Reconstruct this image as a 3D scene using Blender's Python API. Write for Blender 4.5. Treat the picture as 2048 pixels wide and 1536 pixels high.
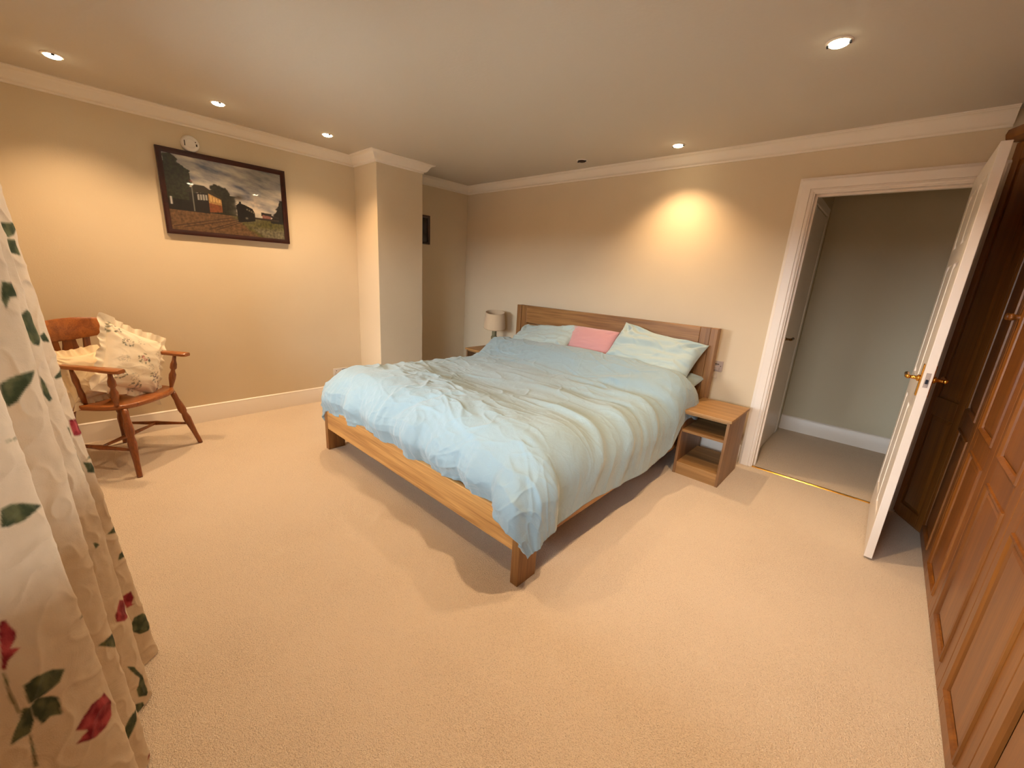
import bpy, bmesh, math, random
import numpy as np
from mathutils import Vector, Matrix, noise as mnoise
PI = math.pi
scene = bpy.context.scene
for o in list(bpy.data.objects):
    bpy.data.objects.remove(o, do_unlink=True)
COL = scene.collection

# ------------------------------------------------------------------ camera
CAM = np.array([4.044, -3.496, 1.3463]); YAW, PIT, ROL, FPX = 0.732, -0.2619, 0.0612, 809.23
def cam_axes():
    f = np.array([-math.sin(YAW)*math.cos(PIT), math.cos(YAW)*math.cos(PIT), math.sin(PIT)])
    rt = np.array([math.cos(YAW), math.sin(YAW), 0.0]); up = np.cross(rt, f)
    return math.cos(ROL)*rt+math.sin(ROL)*up, -math.sin(ROL)*rt+math.cos(ROL)*up, f
r_, u_, f_ = cam_axes()
cd = bpy.data.cameras.new('camera'); cam = bpy.data.objects.new('camera', cd); COL.objects.link(cam)
cam.matrix_world = Matrix(((r_[0], u_[0], -f_[0], CAM[0]), (r_[1], u_[1], -f_[1], CAM[1]), (r_[2], u_[2], -f_[2], CAM[2]), (0, 0, 0, 1)))
cd.sensor_width = 36; cd.lens = FPX/2048*36; cd.clip_start = 0.02
scene.camera = cam

# ------------------------------------------------------------------ light and exposure
scene.view_settings.view_transform = 'Standard'; scene.view_settings.look = 'None'
scene.view_settings.exposure = 0.0; scene.view_settings.gamma = 1.0
scene.view_settings.use_curve_mapping = False
world = bpy.data.worlds.new('sky'); scene.world = world; world.use_nodes = True
bg = world.node_tree.nodes['Background']
bg.inputs[0].default_value = (0.80, 0.91, 1.0, 1); bg.inputs[1].default_value = 46.0     # overcast daylight
LAMP_COL = (1.0, 0.68, 0.39); LAMP_W = 60.0; LAMP_SPREAD = math.radians(116); LAMP_BLEND = 1.0
H = 2.33; ZC = 2.248
WIN = (1.22, 4.02, 0.80, 1.74); YW = -3.80                                             # window opening, window wall
pl = bpy.data.lights.new('window_portal', 'AREA'); pl.shape = 'RECTANGLE'
pl.size = WIN[1]-WIN[0]; pl.size_y = WIN[3]-WIN[2]; pl.cycles.is_portal = True
po = bpy.data.objects.new('window_portal', pl); COL.objects.link(po)
po.location = ((WIN[0]+WIN[1])/2, YW-0.14, (WIN[2]+WIN[3])/2); po.rotation_euler = (PI/2, 0, 0)

# ------------------------------------------------------------------ helpers
def srgb(r, g, b):
    return tuple(((c/255)/12.92 if c/255 <= 0.04045 else ((c/255+0.055)/1.055)**2.4) for c in (r, g, b))+(1,)
W = {}
def empty(name, loc=(0, 0, 0), rz=0.0):
    o = bpy.data.objects.new(name, None); COL.objects.link(o); o.empty_display_size = 0.05
    o.location = loc; o.rotation_euler = (0, 0, rz)
    W[o] = Matrix.Translation(loc) @ Matrix.Rotation(rz, 4, 'Z')
    return o
def tag(o, label=None, cat=None, group=None, kind=None):
    if label: o['label'] = label
    if cat: o['category'] = cat
    if group: o['group'] = group
    if kind: o['kind'] = kind
    return o
def link(name, me, mat, parent=None, local=False, smooth=False):
    o = bpy.data.objects.new(name, me); COL.objects.link(o)
    if mat: me.materials.append(mat)
    if smooth: me.polygons.foreach_set('use_smooth', [True]*len(me.polygons))
    if parent is not None:
        o.parent = parent; M = W.get(parent, Matrix()); W[o] = M
        if not local: me.transform(M.inverted())
    else: W[o] = Matrix()
    return o
def fin(name, bm, mat, parent=None, local=False, smooth=False, bevel=0.0, seg=2, autos=False):
    bmesh.ops.recalc_face_normals(bm, faces=bm.faces)
    me = bpy.data.meshes.new(name); bm.to_mesh(me); bm.free()
    o = link(name, me, mat, parent, local, smooth or autos)
    if autos: 
        try: me.set_sharp_from_angle(angle=math.radians(38))
        except Exception: pass
    if bevel:
        b = o.modifiers.new('b', 'BEVEL'); b.width = bevel; b.segments = seg; b.limit_method = 'ANGLE'; b.angle_limit = math.radians(40)
        b.harden_normals = False
    return o
def NB(): return bmesh.new()
def box(bm, x0, x1, y0, y1, z0, z1):
    v = [bm.verts.new((x, y, z)) for x in (x0, x1) for y in (y0, y1) for z in (z0, z1)]
    for f in ((0, 1, 3, 2), (4, 6, 7, 5), (0, 4, 5, 1), (2, 3, 7, 6), (0, 2, 6, 4), (1, 5, 7, 3)):
        bm.faces.new([v[i] for i in f])
def prism(bm, pts, off):
    a = [bm.verts.new(p) for p in pts]; b = [bm.verts.new((p[0]+off[0], p[1]+off[1], p[2]+off[2])) for p in pts]
    bm.faces.new(a); bm.faces.new(b[::-1]); n = len(a)
    for i in range(n): bm.faces.new((a[i], a[(i+1) % n], b[(i+1) % n], b[i]))
def frame_of(d):
    d = Vector(d).normalized(); a = Vector((0, 0, 1)) if abs(d.z) < .9 else Vector((1, 0, 0))
    x = d.cross(a).normalized(); return x, d.cross(x).normalized(), d
def turned(bm, p0, p1, prof, n=16, squash=1.0):
    """lathe profile [(t 0..1, radius)] along p0->p1"""
    p0 = Vector(p0); p1 = Vector(p1); x, y, d = frame_of(p1-p0); rings = []
    for t, r in prof:
        c = p0.lerp(p1, t)
        rings.append([bm.verts.new(c+x*math.cos(2*PI*i/n)*r+y*math.sin(2*PI*i/n)*r*squash) for i in range(n)])
    for a, b in zip(rings, rings[1:]):
        for i in range(n): bm.faces.new((a[i], a[(i+1) % n], b[(i+1) % n], b[i]))
    bm.faces.new(rings[0][::-1]); bm.faces.new(rings[-1])
def lathe(bm, c, prof, n=32, closed=False):
    rings = [[bm.verts.new((c[0]+r*math.cos(2*PI*i/n), c[1]+r*math.sin(2*PI*i/n), c[2]+z)) for i in range(n)] for r, z in prof]
    prs = list(zip(rings, rings[1:]))
    if closed: prs.append((rings[-1], rings[0]))
    for a, b in prs:
        for i in range(n): bm.faces.new((a[i], a[(i+1) % n], b[(i+1) % n], b[i]))
    if not closed: bm.faces.new(rings[0][::-1]); bm.faces.new(rings[-1])
def tube(bm, pts, r, n=10):
    pts = [Vector(p) for p in pts]; rings = []
    for i, p in enumerate(pts):
        d = (pts[min(i+1, len(pts)-1)]-pts[max(i-1, 0)]); x, y, d = frame_of(d)
        rr = r[i] if isinstance(r, (list, tuple)) else r
        rings.append([bm.verts.new(p+x*math.cos(2*PI*k/n)*rr+y*math.sin(2*PI*k/n)*rr) for k in range(n)])
    for a, b in zip(rings, rings[1:]):
        for i in range(n): bm.faces.new((a[i], a[(i+1) % n], b[(i+1) % n], b[i]))
    bm.faces.new(rings[0][::-1]); bm.faces.new(rings[-1])
def sweep(bm, path, N, prof):
    """prof [(side, along N)]; side is to the left of travel seen against N"""
    path = [Vector(p) for p in path]; N = Vector(N); rings = []
    for i, p in enumerate(path):
        d0 = (p-path[i-1]).normalized() if i else None; d1 = (path[i+1]-p).normalized() if i < len(path)-1 else None
        s0 = N.cross(d0) if d0 else None; s1 = N.cross(d1) if d1 else None
        if s0 is None: s = s1
        elif s1 is None: s = s0
        else:
            s = (s0+s1).normalized(); s = s/max(.2, s.dot(s0))
        rings.append([bm.verts.new(p+s*a+N*b) for a, b in prof])
    n = len(prof)
    for a, b in zip(rings, rings[1:]):
        for i in range(n): bm.faces.new((a[i], a[(i+1) % n], b[(i+1) % n], b[i]))
    bm.faces.new(rings[0][::-1]); bm.faces.new(rings[-1])
def grid_mesh(name, P, wrap=False):
    """P array (m, n, 3)"""
    m, n = P.shape[:2]; me = bpy.data.meshes.new(name)
    idx = np.arange(m*n).reshape(m, n)
    a, b, c, d = idx[:-1, :-1], idx[1:, :-1], idx[1:, 1:], idx[:-1, 1:]
    q = np.stack([a, b, c, d], -1).reshape(-1, 4)
    me.vertices.add(m*n); me.vertices.foreach_set('co', P.reshape(-1).astype(np.float32))
    me.loops.add(q.size); me.loops.foreach_set('vertex_index', q.reshape(-1).astype(np.int32))
    me.polygons.add(len(q)); me.polygons.foreach_set('loop_start', np.arange(0, q.size, 4, dtype=np.int32))
    me.update(calc_edges=True); me.validate()
    me.polygons.foreach_set('use_smooth', np.ones(len(q), dtype=bool))
    return me
def paint(me, rgb):
    """rgb (nverts,3) linear"""
    ca = me.color_attributes.new('print', 'FLOAT_COLOR', 'POINT')
    d = np.ones((len(me.vertices), 4), dtype=np.float32); d[:, :3] = rgb
    ca.data.foreach_set('color', d.reshape(-1))
# numpy gradient noise
_rs = np.random.RandomState(7); _perm = _rs.permutation(512); _perm = np.concatenate([_perm, _perm]); _ang = _rs.rand(512)*2*PI
def pn(x, y, seed=0):
    x = np.asarray(x, float)+seed*17.3; y = np.asarray(y, float)+seed*9.1
    xi = np.floor(x).astype(int); yi = np.floor(y).astype(int); xf = x-xi; yf = y-yi
    def g(i, j, dx, dy):
        a = _ang[_perm[(_perm[i % 512]+j) % 512]]; return np.cos(a)*dx+np.sin(a)*dy
    u = xf*xf*xf*(xf*(xf*6-15)+10); v = yf*yf*yf*(yf*(yf*6-15)+10)
    a = g(xi, yi, xf, yf); b = g(xi+1, yi, xf-1, yf); c = g(xi, yi+1, xf, yf-1); d = g(xi+1, yi+1, xf-1, yf-1)
    return (a*(1-u)+b*u)*(1-v)+(c*(1-u)+d*u)*v*1.0
def fbm(x, y, seed=0, o=4):
    s = 0; a = 1; 
    for k in range(o): s = s+a*pn(x*2**k, y*2**k, seed+k); a *= .5
    return s
def ridge(x, y, seed=0, p=2.0):
    return np.clip(1-np.abs(pn(x, y, seed))*3.2, 0, 1)**p
def inpoly(px, py, poly):
    r = np.zeros(px.shape, bool); n = len(poly)
    for i in range(n):
        x0, y0 = poly[i]; x1, y1 = poly[(i+1) % n]
        if y0 == y1: continue
        c = ((y0 > py) != (y1 > py)) & (px < (x1-x0)*(py-y0)/(y1-y0)+x0); r ^= c
    return r
def sstep(a, b, x):
    t = np.clip((x-a)/(b-a), 0, 1); return t*t*(3-2*t)

# ------------------------------------------------------------------ materials
def newmat(name):
    m = bpy.data.materials.new(name); m.use_nodes = True; nt = m.node_tree
    return m, nt, nt.nodes['Principled BSDF']
def plain(name, col, rough=.6, bump=0, bscale=200, metal=0, spec=.5, var=0, vscale=3):
    m, nt, b = newmat(name); b.inputs['Base Color'].default_value = col; b.inputs['Roughness'].default_value = rough
    b.inputs['Metallic'].default_value = metal; b.inputs['Specular IOR Level'].default_value = spec
    tc = nt.nodes.new('ShaderNodeTexCoord')
    if bump:
        n = nt.nodes.new('ShaderNodeTexNoise'); n.inputs['Scale'].default_value = bscale; n.inputs['Detail'].default_value = 3
        bp = nt.nodes.new('ShaderNodeBump'); bp.inputs['Strength'].default_value = bump; bp.inputs['Distance'].default_value = .002
        nt.links.new(tc.outputs['Object'], n.inputs[0]); nt.links.new(n.outputs[0], bp.inputs['Height']); nt.links.new(bp.outputs[0], b.inputs['Normal'])
    if var:
        n = nt.nodes.new('ShaderNodeTexNoise'); n.inputs['Scale'].default_value = vscale; n.inputs['Detail'].default_value = 4
        r = nt.nodes.new('ShaderNodeValToRGB'); r.color_ramp.elements[0].position = .3; r.color_ramp.elements[1].position = .7
        r.color_ramp.elements[0].color = tuple(c*(1-var) for c in col[:3])+(1,); r.color_ramp.elements[1].color = tuple(min(1, c*(1+var)) for c in col[:3])+(1,)
        nt.links.new(tc.outputs['Object'], n.inputs[0]); nt.links.new(n.outputs[0], r.inputs[0]); nt.links.new(r.outputs[0], b.inputs['Base Color'])
    return m
def wood(name, c1, c2, axis=0, rough=.45, s=1.0, coat=0.0):
    """grain runs along object axis"""
    m, nt, b = newmat(name); tc = nt.nodes.new('ShaderNodeTexCoord')
    mp = nt.nodes.new('ShaderNodeMapping'); sc = [14*s]*3; sc[axis] = .9*s; mp.inputs['Scale'].default_value = sc
    n = nt.nodes.new('ShaderNodeTexNoise'); n.inputs['Scale'].default_value = 1.0; n.inputs['Detail'].default_value = 5; n.inputs['Distortion'].default_value = 1.2
    mp2 = nt.nodes.new('ShaderNodeMapping'); sc2 = [160*s]*3; sc2[axis] = 5*s; mp2.inputs['Scale'].default_value = sc2
    n2 = nt.nodes.new('ShaderNodeTexNoise'); n2.inputs['Scale'].default_value = 1.0; n2.inputs['Detail'].default_value = 2
    ad = nt.nodes.new('ShaderNodeMath'); ad.operation = 'MULTIPLY_ADD'; ad.inputs[1].default_value = .45
    r = nt.nodes.new('ShaderNodeValToRGB'); r.color_ramp.elements[0].position = .52; r.color_ramp.elements[1].position = .92
    r.color_ramp.elements[0].color = c1; r.color_ramp.elements[1].color = c2
    L = nt.links.new
    L(tc.outputs['Object'], mp.inputs[0]); L(mp.outputs[0], n.inputs[0]); L(tc.outputs['Object'], mp2.inputs[0]); L(mp2.outputs[0], n2.inputs[0])
    L(n2.outputs[0], ad.inputs[0]); L(n.outputs[0], ad.inputs[2]); L(ad.outputs[0], r.inputs[0]); L(r.outputs[0], b.inputs['Base Color'])
    b.inputs['Roughness'].default_value = rough; b.inputs['Coat Weight'].default_value = coat; b.inputs['Coat Roughness'].default_value = .25
    bp = nt.nodes.new('ShaderNodeBump'); bp.inputs['Strength'].default_value = .12; bp.inputs['Distance'].default_value = .001
    L(n2.outputs[0], bp.inputs['Height']); L(bp.outputs[0], b.inputs['Normal'])
    return m
def fabric(name, col, rough=.85, weave=900, bump=.25, attr=False, sheen=.3, crease=0):
    m, nt, b = newmat(name); L = nt.links.new; tc = nt.nodes.new('ShaderNodeTexCoord')
    b.inputs['Roughness'].default_value = rough; b.inputs['Sheen Weight'].default_value = sheen; b.inputs['Specular IOR Level'].default_value = .2
    b.inputs['Base Color'].default_value = col
    if attr:
        a = nt.nodes.new('ShaderNodeVertexColor'); a.layer_name = 'print'; L(a.outputs[0], b.inputs['Base Color'])
    n = nt.nodes.new('ShaderNodeTexNoise'); n.inputs['Scale'].default_value = weave; n.inputs['Detail'].default_value = 2
    L(tc.outputs['Object'], n.inputs[0])
    bp = nt.nodes.new('ShaderNodeBump'); bp.inputs['Strength'].default_value = bump; bp.inputs['Distance'].default_value = .0008
    L(n.outputs[0], bp.inputs['Height'])
    if crease:
        n2 = nt.nodes.new('ShaderNodeTexNoise'); n2.inputs['Scale'].default_value = 16; n2.inputs['Detail'].default_value = 6; n2.inputs['Distortion'].default_value = .8; n2.inputs['Roughness'].default_value = .6
        L(tc.outputs['Object'], n2.inputs[0])
        bp2 = nt.nodes.new('ShaderNodeBump'); bp2.inputs['Strength'].default_value = crease; bp2.inputs['Distance'].default_value = .012
        L(n2.outputs[0], bp2.inputs['Height']); L(bp.outputs[0], bp2.inputs['Normal']); L(bp2.outputs[0], b.inputs['Normal'])
    else: L(bp.outputs[0], b.inputs['Normal'])
    return m
def emit(name, col, s):
    m, nt, b = newmat(name); b.inputs['Emission Color'].default_value = col; b.inputs['Emission Strength'].default_value = s
    b.inputs['Base Color'].default_value = (1, 1, 1, 1); return m
def carpet_mat():
    m, nt, b = newmat('carpet_pile'); L = nt.links.new; tc = nt.nodes.new('ShaderNodeTexCoord')
    b.inputs['Roughness'].default_value = .95; b.inputs['Specular IOR Level'].default_value = .1; b.inputs['Sheen Weight'].default_value = .2
    v = nt.nodes.new('ShaderNodeTexVoronoi'); v.inputs['Scale'].default_value = 330
    w = nt.nodes.new('ShaderNodeTexNoise'); w.inputs['Scale'].default_value = 190; w.inputs['Detail'].default_value = 4
    w3 = nt.nodes.new('ShaderNodeTexNoise'); w3.inputs['Scale'].default_value = 2.2; w3.inputs['Detail'].default_value = 3
    mx = nt.nodes.new('ShaderNodeMath'); mx.operation = 'MULTIPLY_ADD'; mx.inputs[1].default_value = .55
    r = nt.nodes.new('ShaderNodeValToRGB'); r.color_ramp.elements[0].position = .35; r.color_ramp.elements[1].position = .95
    r.color_ramp.elements[0].color = srgb(168, 142, 113); r.color_ramp.elements[1].color = srgb(233, 213, 189)
    ad = nt.nodes.new('ShaderNodeMath'); ad.operation = 'MULTIPLY_ADD'; ad.inputs[1].default_value = .35
    L(tc.outputs['Object'], v.inputs[0]); L(tc.outputs['Object'], w.inputs[0]); L(tc.outputs['Object'], w3.inputs[0])
    L(v.outputs['Distance'], mx.inputs[0]); L(w.outputs[0], mx.inputs[2]); L(w3.outputs[0], ad.inputs[0]); L(mx.outputs[0], ad.inputs[2]); L(ad.outputs[0], r.inputs[0]); L(r.outputs[0], b.inputs['Base Color'])
    bp = nt.nodes.new('ShaderNodeBump'); bp.inputs['Strength'].default_value = .9; bp.inputs['Distance'].default_value = .006
    L(mx.outputs[0], bp.inputs['Height']); L(bp.outputs[0], b.inputs['Normal']); return m
def glass_mat():
    m = bpy.data.materials.new('clear_glass'); m.use_nodes = True; nt = m.node_tree; nt.nodes.clear()
    o = nt.nodes.new('ShaderNodeOutputMaterial'); t = nt.nodes.new('ShaderNodeBsdfTransparent'); g = nt.nodes.new('ShaderNodeBsdfGlossy'); g.inputs['Roughness'].default_value = .03
    f = nt.nodes.new('ShaderNodeFresnel'); f.inputs[0].default_value = 1.45; mx = nt.nodes.new('ShaderNodeMixShader')
    nt.links.new(f.outputs[0], mx.inputs[0]); nt.links.new(t.outputs[0], mx.inputs[1]); nt.links.new(g.outputs[0], mx.inputs[2]); nt.links.new(mx.outputs[0], o.inputs[0]); return m
M = dict(
    wall=plain('cream_wall_paint', srgb(215, 197, 167), .8, bump=.25, bscale=120, spec=.2, var=.015),
    hallwall=plain('pale_hall_paint', srgb(200, 190, 164), .8, bump=.2, bscale=120, spec=.2),
    ceil=plain('white_ceiling_paint', srgb(204, 194, 178), .85, bump=.35, bscale=60, spec=.2),
    trim=plain('white_gloss_paint', srgb(238, 228, 216), .35, spec=.5),
    cove=plain('white_cornice_plaster', srgb(236, 226, 210), .7, bump=.1, bscale=90, spec=.3),
    carpet=carpet_mat(),
    oakx=wood('oak_grain_along_x', srgb(152, 104, 54), srgb(210, 160, 96), 0),
    oakh=wood('headboard_oak', srgb(118, 78, 38), srgb(168, 120, 68), 0),
    oaky=wood('oak_grain_along_y', srgb(152, 104, 54), srgb(210, 160, 96), 1),
    oakz=wood('oak_grain_upright', srgb(114, 74, 36), srgb(160, 114, 64), 2),
    night=wood('nightstand_oak_veneer', srgb(118, 84, 54), srgb(154, 116, 78), 2),
    nightx=wood('nightstand_top_veneer', srgb(140, 102, 60), srgb(180, 138, 86), 0),
    ward=wood('wardrobe_stained_wood', srgb(108, 60, 16), srgb(142, 86, 28), 2, rough=.38, s=.7, coat=.15),
    chair=wood('chair_orange_pine', srgb(104, 52, 18), srgb(150, 84, 34), 2, rough=.32, s=1.2, coat=.3),
    chairh=wood('chair_orange_pine_seat', srgb(122, 64, 22), srgb(172, 100, 42), 0, rough=.3, s=1.0, coat=.3),
    duvet=fabric('blue_cotton_duvet', srgb(141, 163, 172), .8, crease=.45),
    pillow=fabric('blue_cotton_pillowcase', srgb(168, 185, 184), .8, crease=.25),
    sheet=fabric('white_blue_sheet', srgb(186, 204, 212), .85),
    pink=fabric('pink_velour', srgb(198, 144, 144), .9, weave=300, bump=.5, sheen=.6),
    cream=fabric('cream_cotton', srgb(236, 216, 180), .85, crease=.25),
    floral=fabric('floral_cotton', srgb(240, 226, 200), .85, attr=True, crease=.2),
    curtain=fabric('floral_linen_curtain', srgb(224, 206, 184), .9, weave=500, bump=.5, attr=True, sheen=.1, crease=.3),
    brass=plain('polished_brass', srgb(214, 160, 72), .18, metal=1),
    bronze=plain('dull_bronze', srgb(120, 90, 50), .35, metal=1),
    dark=plain('dark_metal', srgb(40, 42, 52), .4, metal=.6),
    frame=wood('dark_mahogany_frame', srgb(36, 10, 6), srgb(58, 18, 10), 1, rough=.3, coat=.4),
    plastic=plain('white_plastic', srgb(226, 218, 208), .4),
    greyplastic=plain('greyish_plastic', srgb(176, 160, 150), .45),
    black=plain('black_plastic', srgb(14, 14, 16), .4),
    slot=plain('dark_slot', srgb(50, 34, 26), .8),
    shade=fabric('beige_lampshade_fabric', srgb(206, 182, 150), .9, weave=400, bump=.3),
    lampgreen=plain('olive_ceramic', srgb(120, 112, 82), .35, var=.15, vscale=30),
    chrome=plain('chrome', srgb(210, 205, 200), .15, metal=1),
    bulb=emit('glowing_lamp', (1.0, .86, .55, 1), 45.0),
    glass=glass_mat(),
    upvc=plain('white_window_plastic', srgb(235, 238, 240), .35),
    seam=plain('shade_seam', srgb(150, 128, 100), .9),
)

# ------------------------------------------------------------------ room shell
S = 'structure'
DX0, DX1, DZ = 3.5075, 4.25, 1.989           # bedroom doorway
bm = NB(); box(bm, -.12, 5.6, YW-.2, 1.42, -.12, 0); tag(fin('floor', bm, M['carpet']), kind=S)
bm = NB(); box(bm, -.12, 5.6, YW-.2, 1.42, H, H+.12); tag(fin('ceiling', bm, M['ceil']), kind=S)
bm = NB(); box(bm, -.12, 0, YW-.2, .1, 0, H); tag(fin('wall_left', bm, M['wall']), kind=S)
bm = NB(); box(bm, 0, DX0-.03, 0, .1, 0, H); box(bm, DX0-.03, DX1+.03, 0, .1, DZ+.03, H); box(bm, DX1+.03, 5.6, 0, .1, 0, H)
tag(fin('wall_back', bm, M['wall']), kind=S)
bm = NB(); box(bm, 5.02, 5.12, YW-.2, 0, 0, H); tag(fin('wall_right', bm, M['wall']), kind=S)
bm = NB(); x0, x1, z0, z1 = WIN
box(bm, 0, x0, YW-.2, YW, 0, H); box(bm, x1, 5.02, YW-.2, YW, 0, H); box(bm, x0, x1, YW-.2, YW, 0, z0); box(bm, x0, x1, YW-.2, YW, z1, H)
tag(fin('wall_front', bm, M['wall']), kind=S)
C0, C1, CD = -1.4375, -.9423, .412
bm = NB(); box(bm, 0, CD, C0, C1, 0, H); tag(fin('wall_column', bm, M['wall'], bevel=.004), kind=S)
# hall
bm = NB(); box(bm, 3.34, 3.46, .1, 1.3, 0, H); tag(fin('wall_hall_left', bm, M['hallwall']), kind=S)
bm = NB(); box(bm, 3.34, 5.6, 1.3, 1.42, 0, H); tag(fin('wall_hall_back', bm, M['hallwall']), kind=S)
bm = NB(); box(bm, 5.5, 5.6, .1, 1.3, 0, H); tag(fin('wall_hall_right', bm, M['hallwall']), kind=S)
# cornice (ogee), one run round the room, mitred at the column
def ogee(proj, drop):
    pr = [(0, 0), (proj, 0), (proj, .006), (proj*.9, .008)]
    for k in range(7):
        t = k/6; pr.append((proj*(.86-.74*t), .012+(drop-.024)*(t+.16*math.sin(2*PI*t)*-1)))
    return pr+[(.008, drop-.006), (.008, drop), (0, drop)]
G = .0
bm = NB(); sweep(bm, [(4.30, G, H), (0, G, H), (0, C1, H), (CD, C1, H), (CD, C0, H), (0, C0, H), (0, YW, H), (5.02, YW, H)], (0, 0, -1), [(-a, b) for a, b in ogee(.09, H-ZC)])
tag(fin('trim_1', bm, M['cove'], autos=True), kind=S)
# skirting
skp = [(0, 0), (.016, 0), (.016, .125), (.012, .135), (.013, .140), (.006, .1465), (0, .1465)]
def skirt(name, path):
    bm = NB(); sweep(bm, path, (0, 0, 1), skp); tag(fin(name, bm, M['trim'], autos=True), kind=S)
skirt('baseboard_back', [(3.405, 0, 0), (0, 0, 0)])
skirt('baseboard_column', [(0, C1, 0), (CD, C1, 0), (CD, C0, 0), (0, C0, 0)])
skirt('baseboard_alcove', [(0, -.016, 0), (0, C1+.016, 0)])
skirt('baseboard_left', [(0, C0-.016, 0), (0, YW, 0)])
skirt('baseboard_front', [(.016, YW, 0), (5.02, YW, 0)])
skirt('baseboard_hall', [(5.5, 1.3, 0), (3.46, 1.3, 0)])
# door lining and architrave
bm = NB()
for a, b in ((DX0-.03, DX0), (DX1, DX1+.03)): box(bm, a, b, -.002, .102, 0, DZ+.03)
box(bm, DX0, DX1, -.002, .102, DZ, DZ+.03)
box(bm, DX0, DX0+.012, .045, .08, 0, DZ); box(bm, DX1-.012, DX1, .045, .08, 0, DZ); box(bm, DX0+.012, DX1-.012, .045, .08, DZ-.012, DZ)
tag(fin('trim_2', bm, M['trim'], bevel=.0015), kind=S)
ap = [(0, 0), (0, .012), (.006, .017), (.012, .017), (.014, .010), (.020, .010), (.022, .019), (.070, .022), (.084, .012), (.090, .010), (.090, 0)]
bm = NB(); sweep(bm, [(DX0-.008, 0, 0), (DX0-.008, 0, DZ+.008), (DX1+.008, 0, DZ+.008), (DX1+.008, 0, 0)], (0, -1, 0), ap)
tag(fin('trim_3', bm, M['trim'], autos=True), kind=S)
bm = NB(); prism(bm, [(DX0, -.012, 0), (DX0, -.008, .006), (DX0, .0, .008), (DX0, .008, .006), (DX0, .012, 0)], (DX1-DX0, 0, 0))
tag(fin('threshold_strip', bm, M['brass'], autos=True), 'thin brass carpet strip on the floor across the open bedroom doorway', 'threshold strip')
# bedroom door (open), hinged at the right jamb
door = empty('door_1', (DX1-.01, -.01, .012)); door['kind'] = S
LX0, LX1, LY0, LY1, LZ0, LZ1 = 4.2225, 4.2575, -.806, -.044, .012, 1.993
bm = NB(); st = .095
rows = [(LZ0+.20, LZ0+.80), (LZ0+.93, LZ0+1.52), (LZ0+1.61, LZ1-.10)]
ym = (LY0+LY1)/2
box(bm, LX0, LX1, LY0, LY0+st, LZ0, LZ1); box(bm, LX0, LX1, LY1-st, LY1, LZ0, LZ1); box(bm, LX0, LX1, ym-.045, ym+.045, LZ0, LZ1)
zz = [LZ0]+[v for r in rows for v in r]+[LZ1]
for k in range(0, 8, 2):
    for a, b in ((LY0+st, ym-.045), (ym+.045, LY1-st)): box(bm, LX0, LX1, a, b, zz[k], zz[k+1])
leaf = fin('door_leaf', bm, M['trim'], door, bevel=.002)
def raised(bm, axis, a, b, z0, z1, face0, face1, g=.02, dep=.007, sl=.022):
    """raised and fielded panel between two faces; axis x = normal along x"""
    def P(n, t, z): return (n, t, z) if axis == 'x' else (t, n, z)
    mid = (face0+face1)/2; s = 1 if face1 > face0 else -1
    for f, sg in ((face0, -1), (face1, 1)):
        q = lambda i, n: [P(n, a+i, z0+i), P(n, b-i, z0+i), P(n, b-i, z1-i), P(n, a+i, z1-i)]
        lv = [q(0, mid+sg*s*.001), q(0, f-sg*s*dep), q(g*.4, f-sg*s*dep), q(g*.4+sl, f-sg*s*.001)]
        V = [[bm.verts.new(p) for p in l] for l in lv]
        for A, B in zip(V, V[1:]):
            for i in range(4): bm.faces.new((A[i], A[(i+1) % 4], B[(i+1) % 4], B[i]))
        bm.faces.new(V[-1])
for z0, z1 in rows:
    for a, b in ((LY0+st, ym-.045), (ym+.045, LY1-st)):
        bm = NB(); raised(bm, 'x', a, b, z0, z1, LX0+.001, LX1-.001); fin('door_panel', bm, M['trim'], leaf)
def lever(x, sx, y, z, dy, mat, parent, ps=1.0):
    bm = NB(); a, b = sorted((x, x+sx*.006)); box(bm, a, b, y-.02, y+.02, z-.085, z+.07)
    o = fin('handle_plate', bm, mat, parent, bevel=.003)
    bm = NB(); turned(bm, (x+sx*.004, y, z), (x+sx*.05, y, z), [(0, .016), (.2, .016), (.3, .009), (.8, .008), (1, .011)], 14)
    tube(bm, [(x+sx*.046, y-dy*.012, z), (x+sx*.05, y+dy*.02, z), (x+sx*.05, y+dy*.05, z-.002), (x+sx*.049, y+dy*.085, z-.003), (x+sx*.048, y+dy*.105, z), (x+sx*.048, y+dy*.112, z)], [.009, .010, .007, .009, .011, .006], 12)
    fin('lever_handle', bm, mat, o, smooth=True)
HY, HZ = -.752, .985
lever(LX0, -1, HY, HZ, 1, M['brass'], door); lever(LX1, 1, HY, HZ, 1, M['brass'], door)
bm = NB(); box(bm, LX0+.009, LX1-.009, LY0-.0015, LY0+.004, HZ-.035, HZ+.035); lp = fin('latch_plate', bm, M['greyplastic'], door, bevel=.001)
bm = NB(); box(bm, LX0+.0125, LX1-.0125, LY0-.007, LY0, HZ-.017, HZ+.004); fin('latch_bolt', bm, M['dark'], lp, bevel=.002)
for z in (.22, 1.02, 1.76):
    bm = NB(); turned(bm, (LX1-.002, LY1+.016, z-.045), (LX1-.002, LY1+.016, z+.045), [(0, .006), (1, .006)], 12); fin('hinge', bm, M['brass'], door, smooth=False)
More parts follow.
